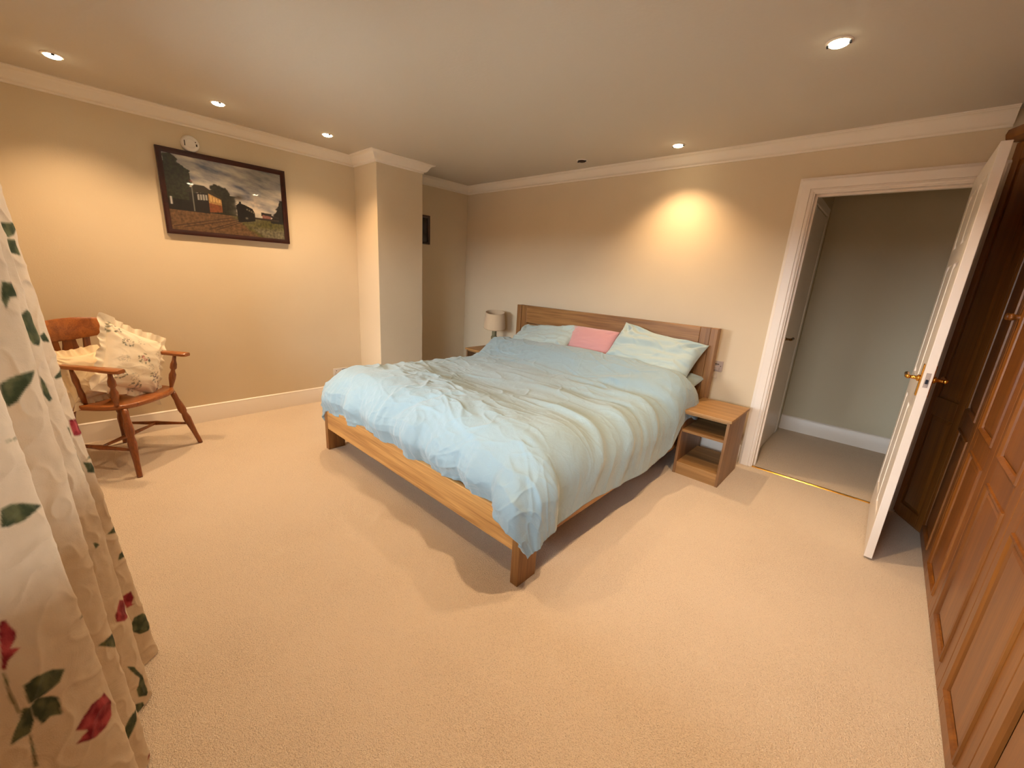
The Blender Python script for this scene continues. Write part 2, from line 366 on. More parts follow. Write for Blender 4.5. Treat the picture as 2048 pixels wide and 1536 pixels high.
# hall door (closed) in the left wall of the hall
d2 = empty('door_2', (3.46, .3, 0)); d2['kind'] = S
HX = 3.46
bm = NB(); box(bm, HX-.02, HX+.006, .30, 1.06, .012, 1.985); l2 = fin('door_leaf', bm, M['trim'], d2, bevel=.003)
bm = NB()
box(bm, HX-.02, HX+.012, .225, .293, 0, 2.06); box(bm, HX-.02, HX+.012, 1.067, 1.135, 0, 2.06); box(bm, HX-.02, HX+.012, .293, 1.067, 1.996, 2.06)
fin('door_frame', bm, M['trim'], d2, bevel=.004)
lever(HX+.006, 1, .36, .985, 1, M['bronze'], d2)
# window, behind the camera
w1 = empty('window_1', (WIN[0], YW-.1, WIN[2])); w1['kind'] = S
bm = NB(); x0, x1, z0, z1 = WIN; ya, yb = YW-.13, YW-.07
box(bm, x0, x1, ya, yb, z0, z0+.06); box(bm, x0, x1, ya, yb, z1-.06, z1); box(bm, x0, x0+.06, ya, yb, z0, z1); box(bm, x1-.06, x1, ya, yb, z0, z1)
xs = [x0+(x1-x0)*k/4 for k in range(5)]
for xm in xs[1:-1]: box(bm, xm-.035, xm+.035, ya, yb, z0, z1)
fin('window_frame', bm, M['upvc'], w1, bevel=.004)
for a, b in [(xs[k]+(.06 if k == 0 else .035), xs[k+1]-(.06 if k == 3 else .035)) for k in range(4)]:
    bm = NB(); box(bm, a, b, YW-.102, YW-.098, z0+.06, z1-.06); fin('window_pane', bm, M['glass'], w1)
bm = NB(); box(bm, x0-.04, x1+.04, YW-.12, YW+.06, z0-.03, z0-.001); fin('window_sill', bm, M['trim'], w1, bevel=.006)

# outside, never in view: paving, roof slab and wall added to shape the window daylight
bm = NB(); box(bm, -12, 16, -24, YW-.2, -.35, -.25); tag(fin('ground', bm, plain('pale_paving', srgb(216, 213, 206), .9)), kind=S)  # unseen pale slab added to bounce daylight up onto the ceiling
bm = NB(); box(bm, -2, 7, -5.7, YW-.2, 1.95, 2.07); tag(fin('ceiling_porch', bm, plain('porch_boards', srgb(150, 140, 126), .8)), kind=S)  # unseen slab added to block high sky from bed and floor
bm = NB(); box(bm, -12, 16, -8.3, -8.1, -.25, 1.55); tag(fin('wall_garden', bm, plain('weathered_brick', srgb(126, 92, 74), .9, var=.2, vscale=6)), kind=S)  # unseen wall added to block low sky from the back wall

# ------------------------------------------------------------------ wardrobe
wr = empty('fitted_wardrobe', (4.457, -1.8, 0))
tag(wr, 'tall fitted brown wooden wardrobe with raised panel doors along the right wall', 'wardrobe')
WX = 4.457; gaps = [-.245-.455*k for k in range(8)]+[YW+.02]
WT = 2.17
bm = NB(); box(bm, WX+.025, 5.0, YW+.02, -.30, .0, WT+.02)
prism(bm, [(4.345, -.004, 0), (WX+.024, -.262, 0), (5.0, -.31, 0), (5.0, -.004, 0)], (0, 0, WT+.02)); fin('carcass', bm, M['ward'], wr)
# bullnose cornice board on top, following the angled end
bm = NB()
pr = [(-.012, 0), (.03, 0), (.052, .012), (.058, .035), (.052, .058), (.03, .07), (-.012, .07)]
sweep(bm, [(4.335, -.003, WT), (WX, -.25, WT), (WX, YW+.02, WT)], (0, 0, 1), [(-a, b) for a, b in pr]); fin('cornice_board', bm, M['ward'], wr, autos=True)
# continue to the ceiling
bm = NB(); prism(bm, [(4.36, -.004, WT+.07), (WX+.02, -.262, WT+.07), (WX+.02, YW+.02, WT+.07), (5.0, YW+.02, WT+.07), (5.0, -.004, WT+.07)], (0, 0, H-WT-.072)); fin('top_infill', bm, M['cove'], wr)
def wdoor(y1, y0, knob):
    """door between y0<y1 on plane WX, built on the wardrobe"""
    z0, z1 = .014, WT-.004; s = .078; th = .022; xa, xb = WX, WX+th; y0 += .0015; y1 -= .0015
    bm = NB(); box(bm, xa, xb, y0, y0+s, z0, z1); box(bm, xa, xb, y1-s, y1, z0, z1)
    zr = [(z0, .075+z0), (.69, .80), (z1-.09, z1)]
    for a, b in zr: box(bm, xa, xb, y0+s, y1-s, a, b)
    d = fin('wardrobe_door', bm, M['ward'], wr, bevel=.0025)
    for a, b in ((zr[0][1], zr[1][0]), (zr[1][1], zr[2][0])):
        bm = NB(); raised(bm, 'x', y0+s, y1-s, a, b, xa, xb, g=.012, dep=.010, sl=.030); fin('door_panel', bm, M['ward'], d)
        # bolection moulding round the panel
        bm = NB(); pth = [(xa, y0+s, a), (xa, y1-s, a), (xa, y1-s, b), (xa, y0+s, b)]
        q = [(-.006, 0), (-.004, .006), (.002, .008), (.012, .001), (.014, -.006), (0, -.006)]
        ring = []
        cs = [(1, 1), (-1, 1), (-1, -1), (1, -1)]
        for (px, py, pz), (sy, sz) in zip(pth, cs): ring.append([bm.verts.new((px-n, py+sy*t, pz+sz*t)) for t, n in q])
        for i in range(4):
            A, B = ring[i], ring[(i+1) % 4]
            for j in range(len(q)): bm.faces.new((A[j], A[(j+1) % len(q)], B[(j+1) % len(q)], B[j]))
        fin('panel_moulding', bm, M['ward'], d, autos=True)
    if knob is not None:
        ky = y0+.04 if knob < 0 else y1-.04
        bm = NB(); turned(bm, (xa+.001, ky, 1.30), (xa-.036, ky, 1.30), [(0, .012), (.15, .011), (.35, .007), (.5, .010), (.7, .016), (.88, .015), (1, .006)], 18)
        fin('knob', bm, M['ward'], d, smooth=True)
for k in range(8):
    wdoor(gaps[k], gaps[k+1], (-1 if k % 2 == 0 else 1) if k < 8 else None)
# angled end panel
e0 = Vector((4.335, -.004, 0)); e1 = Vector((WX, -.2435, 0)); L_ = (e1-e0).length; ang = math.atan2(e1.y-e0.y, e1.x-e0.x)
bm = NB(); bm2s = []
s = .05; th = .022
def angled(bm): bmesh.ops.transform(bm, matrix=Matrix.Translation(e0) @ Matrix.Rotation(ang, 4, 'Z'), verts=bm.verts)
for a, b in ((0, s), (L_-s, L_)): box(bm, a, b, 0, th, .014, WT-.004)
for a, b in ((.014, .09), (.69, .80), (WT-.094, WT-.004)): box(bm, s, L_-s, 0, th, a, b)
angled(bm); ep = fin('end_panel', bm, M['ward'], wr, bevel=.0025)
for a, b in ((.09, .69), (.80, WT-.094)):
    bm = NB(); raised(bm, 'y', s, L_-s, a, b, 0, th, g=.01, dep=.009, sl=.022); angled(bm); fin('door_panel', bm, M['ward'], ep)

# ------------------------------------------------------------------ bed
bed = empty('double_bed', (2.11, -1.2, 0)); tag(bed, 'wide oak framed double bed with plank headboard against the wall', 'bed')
BX0, BX1, BY = 1.135, 3.089, -2.318
def part(name, b, mat, parent, bevel=.003):
    bm = NB(); box(bm, *b); return fin(name, bm, mat, parent, bevel=bevel)
part('foot_rail', (BX0+.044, BX1-.044, BY+.002, BY+.032, .168, .335), M['oakx'], bed)
part('leg', (BX1-.0445, BX1, BY, BY+.127, 0, .335), M['oakz'], bed)
part('leg', (BX0, BX0+.0445, BY, BY+.127, 0, .335), M['oakz'], bed)
for xa, xb in ((BX1-.038, BX1-.008), (BX0+.008, BX0+.038)): part('side_rail', (xa, xb, BY+.127, -.15, .168, .335), M['oaky'], bed)
part('slat_base', (BX0+.04, BX1-.04, BY+.04, -.15, .255, .285), M['oaky'], bed)
for yy in (-1.55, -.85): part('leg', (2.08, 2.14, yy-.03, yy+.03, 0, .255), M['oakz'], bed)
hb0, hb1 = 1.052, 3.118
for a, b in ((hb0, hb0+.055), (hb1-.055, hb1)):
    part('headboard_post', (a, b, -.155, -.085, 0, 1.045), M['oakz'], bed)
for a, b in ((hb0+.058, hb0+.135), (hb1-.135, hb1-.058)): part('headboard_stile', (a, b, -.145, -.10, .17, 1.045), M['oakz'], bed)
part('headboard_plank', (hb0+.1355, hb1-.1355, -.148, -.105, .865, 1.045), M['oakh'], bed)
part('headboard_plank', (hb0+.1355, hb1-.1355, -.143, -.11, .62, .856), M['oakh'], bed)
part('headboard_plank', (hb0+.1355, hb1-.1355, -.143, -.11, .34, .611), M['oakh'], bed)
# mattress
bm = NB(); box(bm, BX0+.05, BX1-.045, BY+.05, -.16, .287, .50)
mt = fin('mattress', bm, M['sheet'], None, bevel=.05, seg=4); tag(mt, 'thick mattress in pale blue sheet lying on the oak bed', 'mattress')

# duvet ---------------------------------------------------------------
def build_duvet():
    xL, xR, yF, yH = 1.23, 2.91, -2.13, -.50
    oL, oR, oF = .44, .475, .40
    nx, ny = 520, 420
    U = np.linspace(xL-oL, xR+oR, nx); V = np.linspace(yF-oF, yH+.14, ny)
    A, B = np.meshgrid(U, V, indexing='ij')
    # uneven cloth: side overhang shrinks towards the pillows, foot hem wanders
    cx = np.clip(A, xL, xR); cy = np.clip(B, yF, 99)
    ex = A-cx; ey = B-cy
    sgn = np.sign(ex)
    ex_s = np.abs(ex); ey_s = -ey
    ex_s = ex_s*(1+.05*pn(B*2.1, B*0+3, 5)*(1)); ey_s = ey_s*(1+.16*pn(A*1.9, A*0+1, 8))
    headf = sstep(-1.0, -.45, B)
    ex_s = ex_s*(1-.12*headf)
    d = np.hypot(ex_s, ey_s*1.0); th = np.arctan2(ey_s, np.maximum(ex_s, 1e-9))
    d = d*(1-.13*np.sin(2*np.clip(th, 0, PI/2))*(sgn > 0))
    cx_, cy_ = np.where(d > 1e-9, np.cos(th), 0), np.where(d > 1e-9, np.sin(th), 0)
    corner = np.sin(2*np.clip(th, 0, PI/2))*(ex_s > 0)*(ey_s > 0)
    r = .15+.07*cy_**2+.07*cx_**2*(sgn > 0)
    t = np.clip(d/(r*1.45), 0, 1.0)*1.45
    h = r*np.sin(t); v = r*(1-np.cos(t)); rest = np.maximum(d-r*1.45, 0)
    v = v+rest*.985; h = h+rest*.06+(sgn > 0)*corner*.085*sstep(.05, .3, d)
    # tuck of the plump hem at the foot
    foot = cy_**2
    tuck = sstep(.27, .40, ey_s)*foot*(1-corner)
    h = h-tuck*.045
    # top surface height
    top = .600+.018*fbm(A*1.3, B*1.3, 3, 3)+.012*np.sin((A-1.0)*1.6)
    top = top+.065*np.exp(-((B+2.00)/.30)**2)*(1-.3*sstep(2.3, 2.9, A))*(.35+.65*sstep(1.15, 1.8, A))-.015
    rise = sstep(-.88, -.55, B); top = top+rise*(.15+.03*pn(A*3, B*0, 4))-sstep(-.50, -.36, B)*.05
    top = top+ .012*np.exp(-((B+.86+.03*np.sin(A*3))/.03)**2)
    Z = top-v
    wave = .016*np.sin(A*21+3*pn(A*2.2, B*.5, 6))+.013*pn(A*13, B*1.5, 9)
    X = cx+sgn*cx_*h; Y = cy-cy_*h
    # hanging pleats grow towards the hem
    g = sstep(.05, .30, d)
    side = (cx_**2)*(ex_s > 0)
    pls = .020*np.sin(B*14+4*pn(B*1.5, A*.3, 12))+.018*pn(B*9, A*1.2, 11)
    plf = wave+.012*pn(A*28, B*2, 14)
    arc = th*.35
    plc = .015*np.sin(th*6+1.2)+.008*np.sin(th*15)
    amp = g*(side*(1-corner)*pls*.22+foot*(1-corner)*plf*.9+corner*plc)
    X = X+sgn*cx_*amp; Y = Y-cy_*amp
    # small creases along the normal
    ca, sa = math.cos(-.22), math.sin(-.22)
    wx = A+.08*pn(A*2.5, B*2.5, 20); wy = B+.08*pn(A*2.5, B*2.5, 21)
    a1 = wx*ca+wy*sa; b1 = -wx*sa+wy*ca
    topw = 1-sstep(.0, .2, d)
    sm_ = lambda fx, fy, sd: pn(a1*fx+.6*pn(A*1.7, B*1.7, sd+50), b1*fy+.9*pn(A*1.9, B*1.4, sd+60), sd)
    act = np.clip(pn(A*1.6, B*1.6, 31)*2+.55, .1, 1.2)
    q_ = np.clip(pn(A*1.1, B*1.1, 131)*2.4+.6, .15, 1.3)
    cr = .020*sm_(1.1, 4.2, 30)*act+.008*sm_(2.2, 8, 33)*(1.3-act)+.006*sm_(4, 13, 36)*act*q_+.0045*pn(a1*7+3*pn(A*2, B*2, 90), b1*13+2*pn(A*2, B*2, 91), 38)*q_+.0035*sm_(12, 24, 39)*q_+.004*ridge(a1*6+pn(A*4, B*4, 151), b1*9-a1*3, 152, 5)*q_
    cr = cr+.009*ridge(a1*1.3+.5*pn(A*2, B*2, 71), b1*5.0, 40, 4)*act+.006*ridge(a1*2.6, b1*8+.8*pn(A*3, B*3, 73), 43, 5)*q_+.005*ridge(a1*4+1.2*pn(A*3, B*3, 76), b1*4, 45, 6)*(1.2-act)
    cr = cr*(1-.62*sstep(2.55, 2.95, A)*(1-corner))+.014*pn(A*2.2-B*1.2, B*2.6+A*.8, 140)*sstep(2.5, 2.9, A)
    # long draping folds that swing from the middle to the right-hand side hem
    def fold(ax, ay, bx, by, w, hgt, bend):
        dx, dy = bx-ax, by-ay; L = math.hypot(dx, dy); tt = ((A-ax)*dx+(B-ay)*dy)/L**2; nn = (-(A-ax)*dy+(B-ay)*dx)/L
        nn = nn-bend*np.sin(np.clip(tt, 0, 1)*PI)
        return hgt*.6*(.55+1.3*np.clip(pn(A*1.7, B*1.7, int(abs(ax*37+by*91)) % 97)+.3, 0, 1))*np.exp(-((nn+.05*pn(A*2.4, B*2.4, 77))/w)**2)*sstep(-.1, .25, tt)*(1-sstep(.75, 1.1, tt))
    cr = cr+fold(2.2, -1.35, 3.38, -1.55, .05, .040, .12)+fold(2.4, -1.02, 3.36, -1.15, .045, .034, .10)+fold(2.5, -1.62, 3.40, -1.92, .04, .028, .08)+fold(2.5, -.80, 3.38, -.78, .04, .026, .05)
    cr = cr-fold(2.3, -1.20, 3.38, -1.34, .035, .026, .11)+fold(2.2, -.98, 3.2, -.62, .035, .020, .05)+fold(2.45, -2.0, 3.25, -2.12, .03, .016, -.04)
    cr = cr+fold(1.5, -2.05, 2.1, -1.75, .03, .014, .03)+fold(1.95, -2.45, 2.0, -2.0, .02, .014, .01)-fold(2.0, -2.42, 2.35, -1.95, .018, .016, .02)
    P = np.stack([X, Y, Z], -1)
    du = np.gradient(P, axis=0); dv = np.gradient(P, axis=1); N = np.cross(du, dv); N /= np.linalg.norm(N, axis=-1, keepdims=True)+1e-9
    P = P+N*cr[..., None]
    P[..., 2] = np.maximum(P[..., 2], .085)
    return P
P = build_duvet()
me = grid_mesh('duvet', P); du = link('duvet', me, M['duvet'], smooth=True)
sm = du.modifiers.new('s', 'SOLIDIFY'); sm.thickness = .02; sm.offset = -1
tag(du, 'rumpled pale blue cotton duvet spread over the bed and hanging to the rails', 'duvet')

# pillows
def pillow_pts(w, h, t, n=90, seed=0, pinch=.06, crease=.006, flange=0.0):
    u = np.linspace(-1, 1, n); A, B = np.meshgrid(u, u, indexing='ij')
    e = (1-np.abs(A)**2.6).clip(0)*(1-np.abs(B)**2.6).clip(0)
    th = t/2*e**.5
    X = A*w/2*(1-pinch*(1-B**2)*np.abs(A)**3); Y = B*h/2*(1-pinch*(1-A**2)*np.abs(B)**3)
    ra = np.hypot(1-np.abs(A), 1-np.abs(B)); an = np.arctan2(1-np.abs(B), 1-np.abs(A))
    n1 = crease*(2.2*pn(A*1.5, B*1.5, seed+7)+1.6*pn(A*2+B, B*4.5-A, seed+3)+1.5*np.sin(an*11+3*pn(A*2, B*2, seed+9))*np.exp(-((ra-.35)/.3)**2)+.5*ridge(A*1.6+.4*B, B*2.6, seed+5, 4))
    return X, Y, th+n1*(e**.3), -th*.8, A, B
def pillow(name, w, h, t, Mx, mat, seed=0, parent=None, bend=0.0, n=90, **k):
    X, Y, Z1, Z2, A, B = pillow_pts(w, h, t, n, seed, **k)
    Z1 = Z1+bend*(A**2); Z2 = Z2+bend*(A**2)
    top = np.stack([X, Y, Z1], -1); bot = np.stack([X, Y, Z2], -1)
    P = np.concatenate([top, bot[:, ::-1]], 1)
    P = np.concatenate([P, P[:, :1]], 1)
    me = grid_mesh(name, P)
    bm = bmesh.new(); bm.from_mesh(me); bmesh.ops.remove_doubles(bm, verts=bm.verts, dist=.0004); bmesh.ops.recalc_face_normals(bm, faces=bm.faces); bm.to_mesh(me); bm.free()
    me.polygons.foreach_set('use_smooth', [True]*len(me.polygons))
    me.transform(Mx); return me
def basis(c, ax, ay):
    ax = Vector(ax).normalized(); ay = Vector(ay); ay = (ay-ax*ay.dot(ax)).normalized(); az = ax.cross(ay)
    return Matrix(((ax.x, ay.x, az.x, c[0]), (ax.y, ay.y, az.y, c[1]), (ax.z, ay.z, az.z, c[2]), (0, 0, 0, 1)))
def thing_pillow(name, w, h, t, Mx, mat, label, cat='pillow', **k):
    me = pillow(name, w, h, t, Mx, mat, **k); o = link(name, me, mat); tag(o, label, cat); return o
thing_pillow('pillow', .72, .50, .17, basis((2.715, -.36, .585), (1, -.03, 0), (0, 1, .25)), M['pillow'], 'blue pillow lying flat under the leaning right-hand pillow', seed=2)
thing_pillow('pillow', .73, .50, .20, basis((2.69, -.315, .755), (1, -.02, -.13), (0, .62, .68)), M['pillow'], 'plump blue pillow leaning on the headboard beside the right nightstand', seed=4, bend=.035, pinch=.07, crease=.017)
thing_pillow('pillow', .72, .50, .18, basis((1.56, -.36, .60), (1, .02, .02), (0, 1, .22)), M['pillow'], 'blue pillow lying flat under the left-hand pillow', seed=6)
thing_pillow('pillow', .76, .46, .17, basis((1.56, -.33, .735), (1, -.02, .10), (0, .80, .50)), M['pillow'], 'blue pillow leaning on the headboard on the lamp side of the bed', seed=8, bend=.02, crease=.014, pinch=.08)
thing_pillow('cushion', .50, .34, .16, basis((2.07, -.275, .77), (1, 0, 0), (0, .5, .78)), M['pink'], 'small pink cushion between the two blue pillows', 'cushion', seed=10, crease=.003, pinch=.03)

# ------------------------------------------------------------------ nightstands
def nightstand(x0, x1, yf, yb, zt, label, flip=False):
    r = empty('nightstand', ((x0+x1)/2, (yf+yb)/2, 0)); tag(r, label, 'nightstand', )
    t = .018
    part('side_panel', (x1-.012-t, x1-.012, yf+.012, yb-.01, 0, zt-.02), M['night'], r, .001)
    part('side_panel', (x0+.012, x0+.012+t, yf+.012, yb-.01, 0, zt-.02), M['night'], r, .001)
    bm = NB(); box(bm, x0, x1, yf, yb, zt-.02, zt); fin('top', bm, M['nightx'], r, bevel=.004)
    part('shelf', (x0+.0305, x1-.0305, yf+.014, yb-.012, zt-.168, zt-.150), M['nightx'], r, .001)
    part('bottom_panel', (x0+.0305, x1-.0305, yf+.014, yb-.012, .075, .093), M['nightx'], r, .001)
    part('plinth', (x0+.0305, x1-.0305, yf+.016, yf+.032, 0, .0745), M['nightx'], r, .001)
    part('top_rail', (x0+.0305, x1-.0305, yf+.016, yf+.034, zt-.034, zt-.0205), M['nightx'], r, .001)
    part('back_panel', (x0+.0305, x1-.0305, yb-.018, yb-.012, zt-.150, zt-.021), M['night'], r, .001)
    return r
nightstand(3.096, 3.436, -.617, -.150, .497, 'small open oak nightstand to the right of the bed beside the doorway')
nightstand(.625, .965, -.52, -.05, .532, 'oak nightstand under the table lamp to the left of the bed')

# table lamp
TILT = Matrix.Translation((.80, -.24, .532+.30)) @ Matrix.Rotation(math.radians(9), 4, Vector((.71, .71, 0))) @ Matrix.Translation((-.80, .24, -.532-.30))
LC = (.80, -.24, .532)
lamp = empty('table_lamp', LC); tag(lamp, 'small table lamp with beige drum shade standing on the left nightstand', 'lamp')
bm = NB(); lathe(bm, LC, [(.052, 0), (.052, .008), (.046, .016), (.024, .026), (.024, .034), (.029, .04), (.030, .10), (.033, .104), (.036, .112), (.036, .128), (.032, .134), (.026, .14), (.0255, .195), (.027, .20), (.012, .206)], 24)
fin('lamp_base', bm, M['lampgreen'], lamp, autos=True)
bm = NB(); lathe(bm, LC, [(.012, .20), (.013, .245), (.006, .25)], 16); fin('bulb_holder', bm, M['plastic'], lamp, autos=True)
bm = NB(); lathe(bm, LC, [(.122, .225), (.120, .226), (.1035, .408), (.1055, .408), (.124, .225)][:5], 48, closed=True); sh = fin('lamp_shade', bm, M['shade'], lamp, autos=True); sh.data.transform(Matrix.Translation((-LC[0], -LC[1], -LC[2])) @ TILT @ Matrix.Translation(LC))
for r, z in ((.1235, .229), (.106, .405)):
    bm = NB(); pts = [(LC[0]+r*math.cos(a), LC[1]+r*math.sin(a), LC[2]+z) for a in np.linspace(0, 2*PI, 49)]; tube(bm, pts, .0016, 6); bmesh.ops.transform(bm, matrix=TILT, verts=bm.verts); fin('shade_ring', bm, M['seam'], sh)
bm = NB()
for a in (0, 2*PI/3, 4*PI/3): tube(bm, [(LC[0]+.012*math.cos(a), LC[1]+.012*math.sin(a), LC[2]+.245), (LC[0]+.122*math.cos(a), LC[1]+.122*math.sin(a), LC[2]+.228)], .0014, 6)
bmesh.ops.transform(bm, matrix=TILT, verts=bm.verts); fin('shade_carrier', bm, M['seam'], sh)
# cable-end adaptor on the nightstand beside the lamp foot
bm = NB(); turned(bm, (.845, -.345, .546), (.885, -.36, .546), [(0, .008), (.3, .014), (.8, .012), (1, .006)], 14)
o = fin('ear_plug_case', bm, M['plastic'], smooth=True); o.name = 'small_case'; tag(o, 'tiny pale rounded case on the left nightstand beside the lamp base', 'case')

# ------------------------------------------------------------------ armchair with cushions
ch = empty('wooden_armchair', (.663, -3.156, 0), PI/4)
tag(ch, 'orange pine Windsor style armchair with turned legs, half hidden by the curtain', 'chair')
def lfin(name, bm, mat, **k): return fin(name, bm, mat, ch, local=True, **k)
SZ = .445
# seat: saddle outline
def seat_outline(n=64):
    pts = []
    for i in range(n):
        a = 2*PI*i/n; c, s_ = math.cos(a), math.sin(a)
        e = 3.4
        rx = abs(c)**(2/e)*(1 if c > 0 else -1)*.225; ry = abs(s_)**(2/e)*(1 if s_ > 0 else -1)*(.252 if c > 0 else .225+.027*(1-abs(c)))
        if c > 0: rx += .022*(1-(ry/.26)**2)
        pts.append((rx-.275, ry))
    return pts
bm = NB(); o_ = seat_outline(); rings = []
for k, (sc, z) in enumerate([(.90, SZ-.034), (.97, SZ-.030), (1.0, SZ-.016), (.995, SZ-.006), (.97, SZ), (.85, SZ-.002), (.6, SZ-.010), (.3, SZ-.013), (.05, SZ-.012)]):
    rings.append([bm.verts.new(((x+.275)*sc-.275, y*sc, z+(.006*math.cos(y*10) if k > 4 and x > -.15 else 0))) for x, y in o_])
for a, b in zip(rings, rings[1:]):
    for i in range(len(o_)): bm.faces.new((a[i], a[(i+1) % len(o_)], b[(i+1) % len(o_)], b[i]))
bm.faces.new(rings[0][::-1]); bm.faces.new(rings[-1])
lfin('seat', bm, M['chairh'], smooth=True)
LEGP = [(0, .0135), (.05, .0145), (.22, .0155), (.42, .021), (.50, .0235), (.56, .020), (.60, .017), (.63, .022), (.68, .0245), (.78, .021), (.86, .0165), (.93, .0175), (1, .016)]
feet = {}
for nm, (fx, fy), (tx, ty) in (('fr', (0, .268), (-.085, .19)), ('fl', (0, -.268), (-.085, -.19)), ('br', (-.50, .22), (-.42, .15)), ('bl', (-.50, -.22), (-.42, -.15))):
    bm = NB(); turned(bm, (fx, fy, 0), (tx, ty, SZ-.03), LEGP, 18); lfin('leg', bm, M['chair'], smooth=True); feet[nm] = (Vector((fx, fy, 0)), Vector((tx, ty, SZ-.03)))
def onleg(k, z): a, b = feet[k]; return a.lerp(b, z/(SZ-.03))
SP = [(0, .008), (.2, .010), (.42, .0135), (.5, .0165), (.58, .0135), (.8, .010), (1, .008)]
mids = []
for a, b in (('fr', 'br'), ('fl', 'bl')):
    p, q = onleg(a, .165), onleg(b, .165); bm = NB(); turned(bm, p, q, SP, 12); lfin('stretcher', bm, M['chair'], smooth=True); mids.append((p+q)/2)
bm = NB(); turned(bm, mids[0], mids[1], SP, 12); lfin('stretcher', bm, M['chair'], smooth=True)
# crest rail: bowed board
def crest():
    bm = NB(); n = 24; rings = []
    for i in range(n+1):
        t = -1+2*i/n; y = .285*math.sin(t*1.15)/math.sin(1.15); x = -.515+.115*(1-math.cos(t*1.15))/(1-math.cos(1.15))
        ztop = .925-.050*abs(t)**2.4; e = math.sqrt(max(0, 1-max(0, (abs(t)-.82)/.18)**2)); zb = .790+.035*abs(t)**1.5
        zm = (ztop+zb)/2; hh = (ztop-zb)/2*max(.25, e); hw = .012
        nx, ny = math.cos(t*.55), -math.sin(t*.55)*-1
        lean = -.02
        rings.append([bm.verts.new((x+nx*s1*hw+lean*(s2*.5), y+(-math.sin(t*.7))*s1*hw, zm+s2*hh)) for s1, s2 in ((-1, -.85), (-.6, -1), (.6, -1), (1, -.85), (1, .8), (.5, 1), (-.5, 1), (-1, .8))])
    for a, b in zip(rings, rings[1:]):
        for i in range(8): bm.faces.new((a[i], a[(i+1) % 8], b[(i+1) % 8], b[i]))
    bm.faces.new(rings[0][::-1]); bm.faces.new(rings[-1]); return lfin('crest_rail', bm, M['chairh'], autos=True)
crest()
def slat(y0, y1, w, shaped=False, x0=-.455, x1=-.512):
    n = 16; bm = NB(); R_ = []
    for i in range(n+1):
        t = i/n; z = SZ-.01+(.81-SZ+.01)*t; x = x0+(x1-x0)*t-.018*math.sin(PI*t); y = y0+(y1-y0)*t
        ww = w*(1+(.45*math.exp(-((t-.72)/.13)**2)-.25*math.exp(-((t-.5)/.09)**2)+.35*math.exp(-((t-.28)/.15)**2) if shaped else .22*math.sin(PI*t)))
        R_.append([bm.verts.new((x+a*.006, y+b*ww/2, z)) for a, b in ((-1, -1), (1, -1), (1, 1), (-1, 1))])
    for a, b in zip(R_, R_[1:]):
        for i in range(4): bm.faces.new((a[i], a[(i+1) % 4], b[(i+1) % 4], b[i]))
    bm.faces.new(R_[0][::-1]); bm.faces.new(R_[-1]); lfin('splat' if shaped else 'back_slat', bm, M['chair'], bevel=.002)
slat(0, 0, .075, True); 
for sgn in (-1, 1): slat(.075*sgn, .10*sgn, .038, False, -.45, -.50)
for sgn in (-1, 1):
    bm = NB(); turned(bm, (-.425, .17*sgn, SZ-.01), (-.455, .225*sgn, .83), [(0, .014), (.2, .018), (.35, .021), (.5, .016), (.56, .021), (.62, .016), (.8, .017), (1, .012)], 14); lfin('back_post', bm, M['chair'], smooth=True)
    # arm, flat curved board
    bm = NB(); R_ = []; n = 20
    for i in range(n+1):
        t = i/n; x = -.44+.445*t; y = sgn*(.205+.055*math.sin(min(1, t*1.3)*PI/2)); ww = .020+.016*sstep(.5, .95, t)-(.012 if i == n else 0); z = .672+.008*math.sin(t*PI)
        R_.append([bm.verts.new((x, y+b*ww, z+a)) for a, b in ((-.011, -.85), (-.011, .85), (-.004, 1), (.006, 1), (.011, .8), (.011, -.8), (.006, -1), (-.004, -1))])
    for a, b in zip(R_, R_[1:]):
        for i in range(8): bm.faces.new((a[i], a[(i+1) % 8], b[(i+1) % 8], b[i]))
    bm.faces.new(R_[0][::-1]); bm.faces.new(R_[-1]); lfin('armrest', bm, M['chairh'], autos=True)
    bm = NB(); turned(bm, (-.105, .212*sgn, SZ-.01), (-.075, .248*sgn, .665), [(0, .010), (.08, .012), (.3, .020), (.42, .021), (.5, .014), (.56, .012), (.62, .020), (.74, .019), (.85, .012), (1, .010)], 14); lfin('arm_post', bm, M['chair'], smooth=True)
    bm = NB(); turned(bm, (-.29, .205*sgn, SZ-.01), (-.295, .24*sgn, .665), [(0, .010), (.3, .016), (.5, .012), (.7, .016), (1, .009)], 12); lfin('arm_spindle', bm, M['chair'], smooth=True)

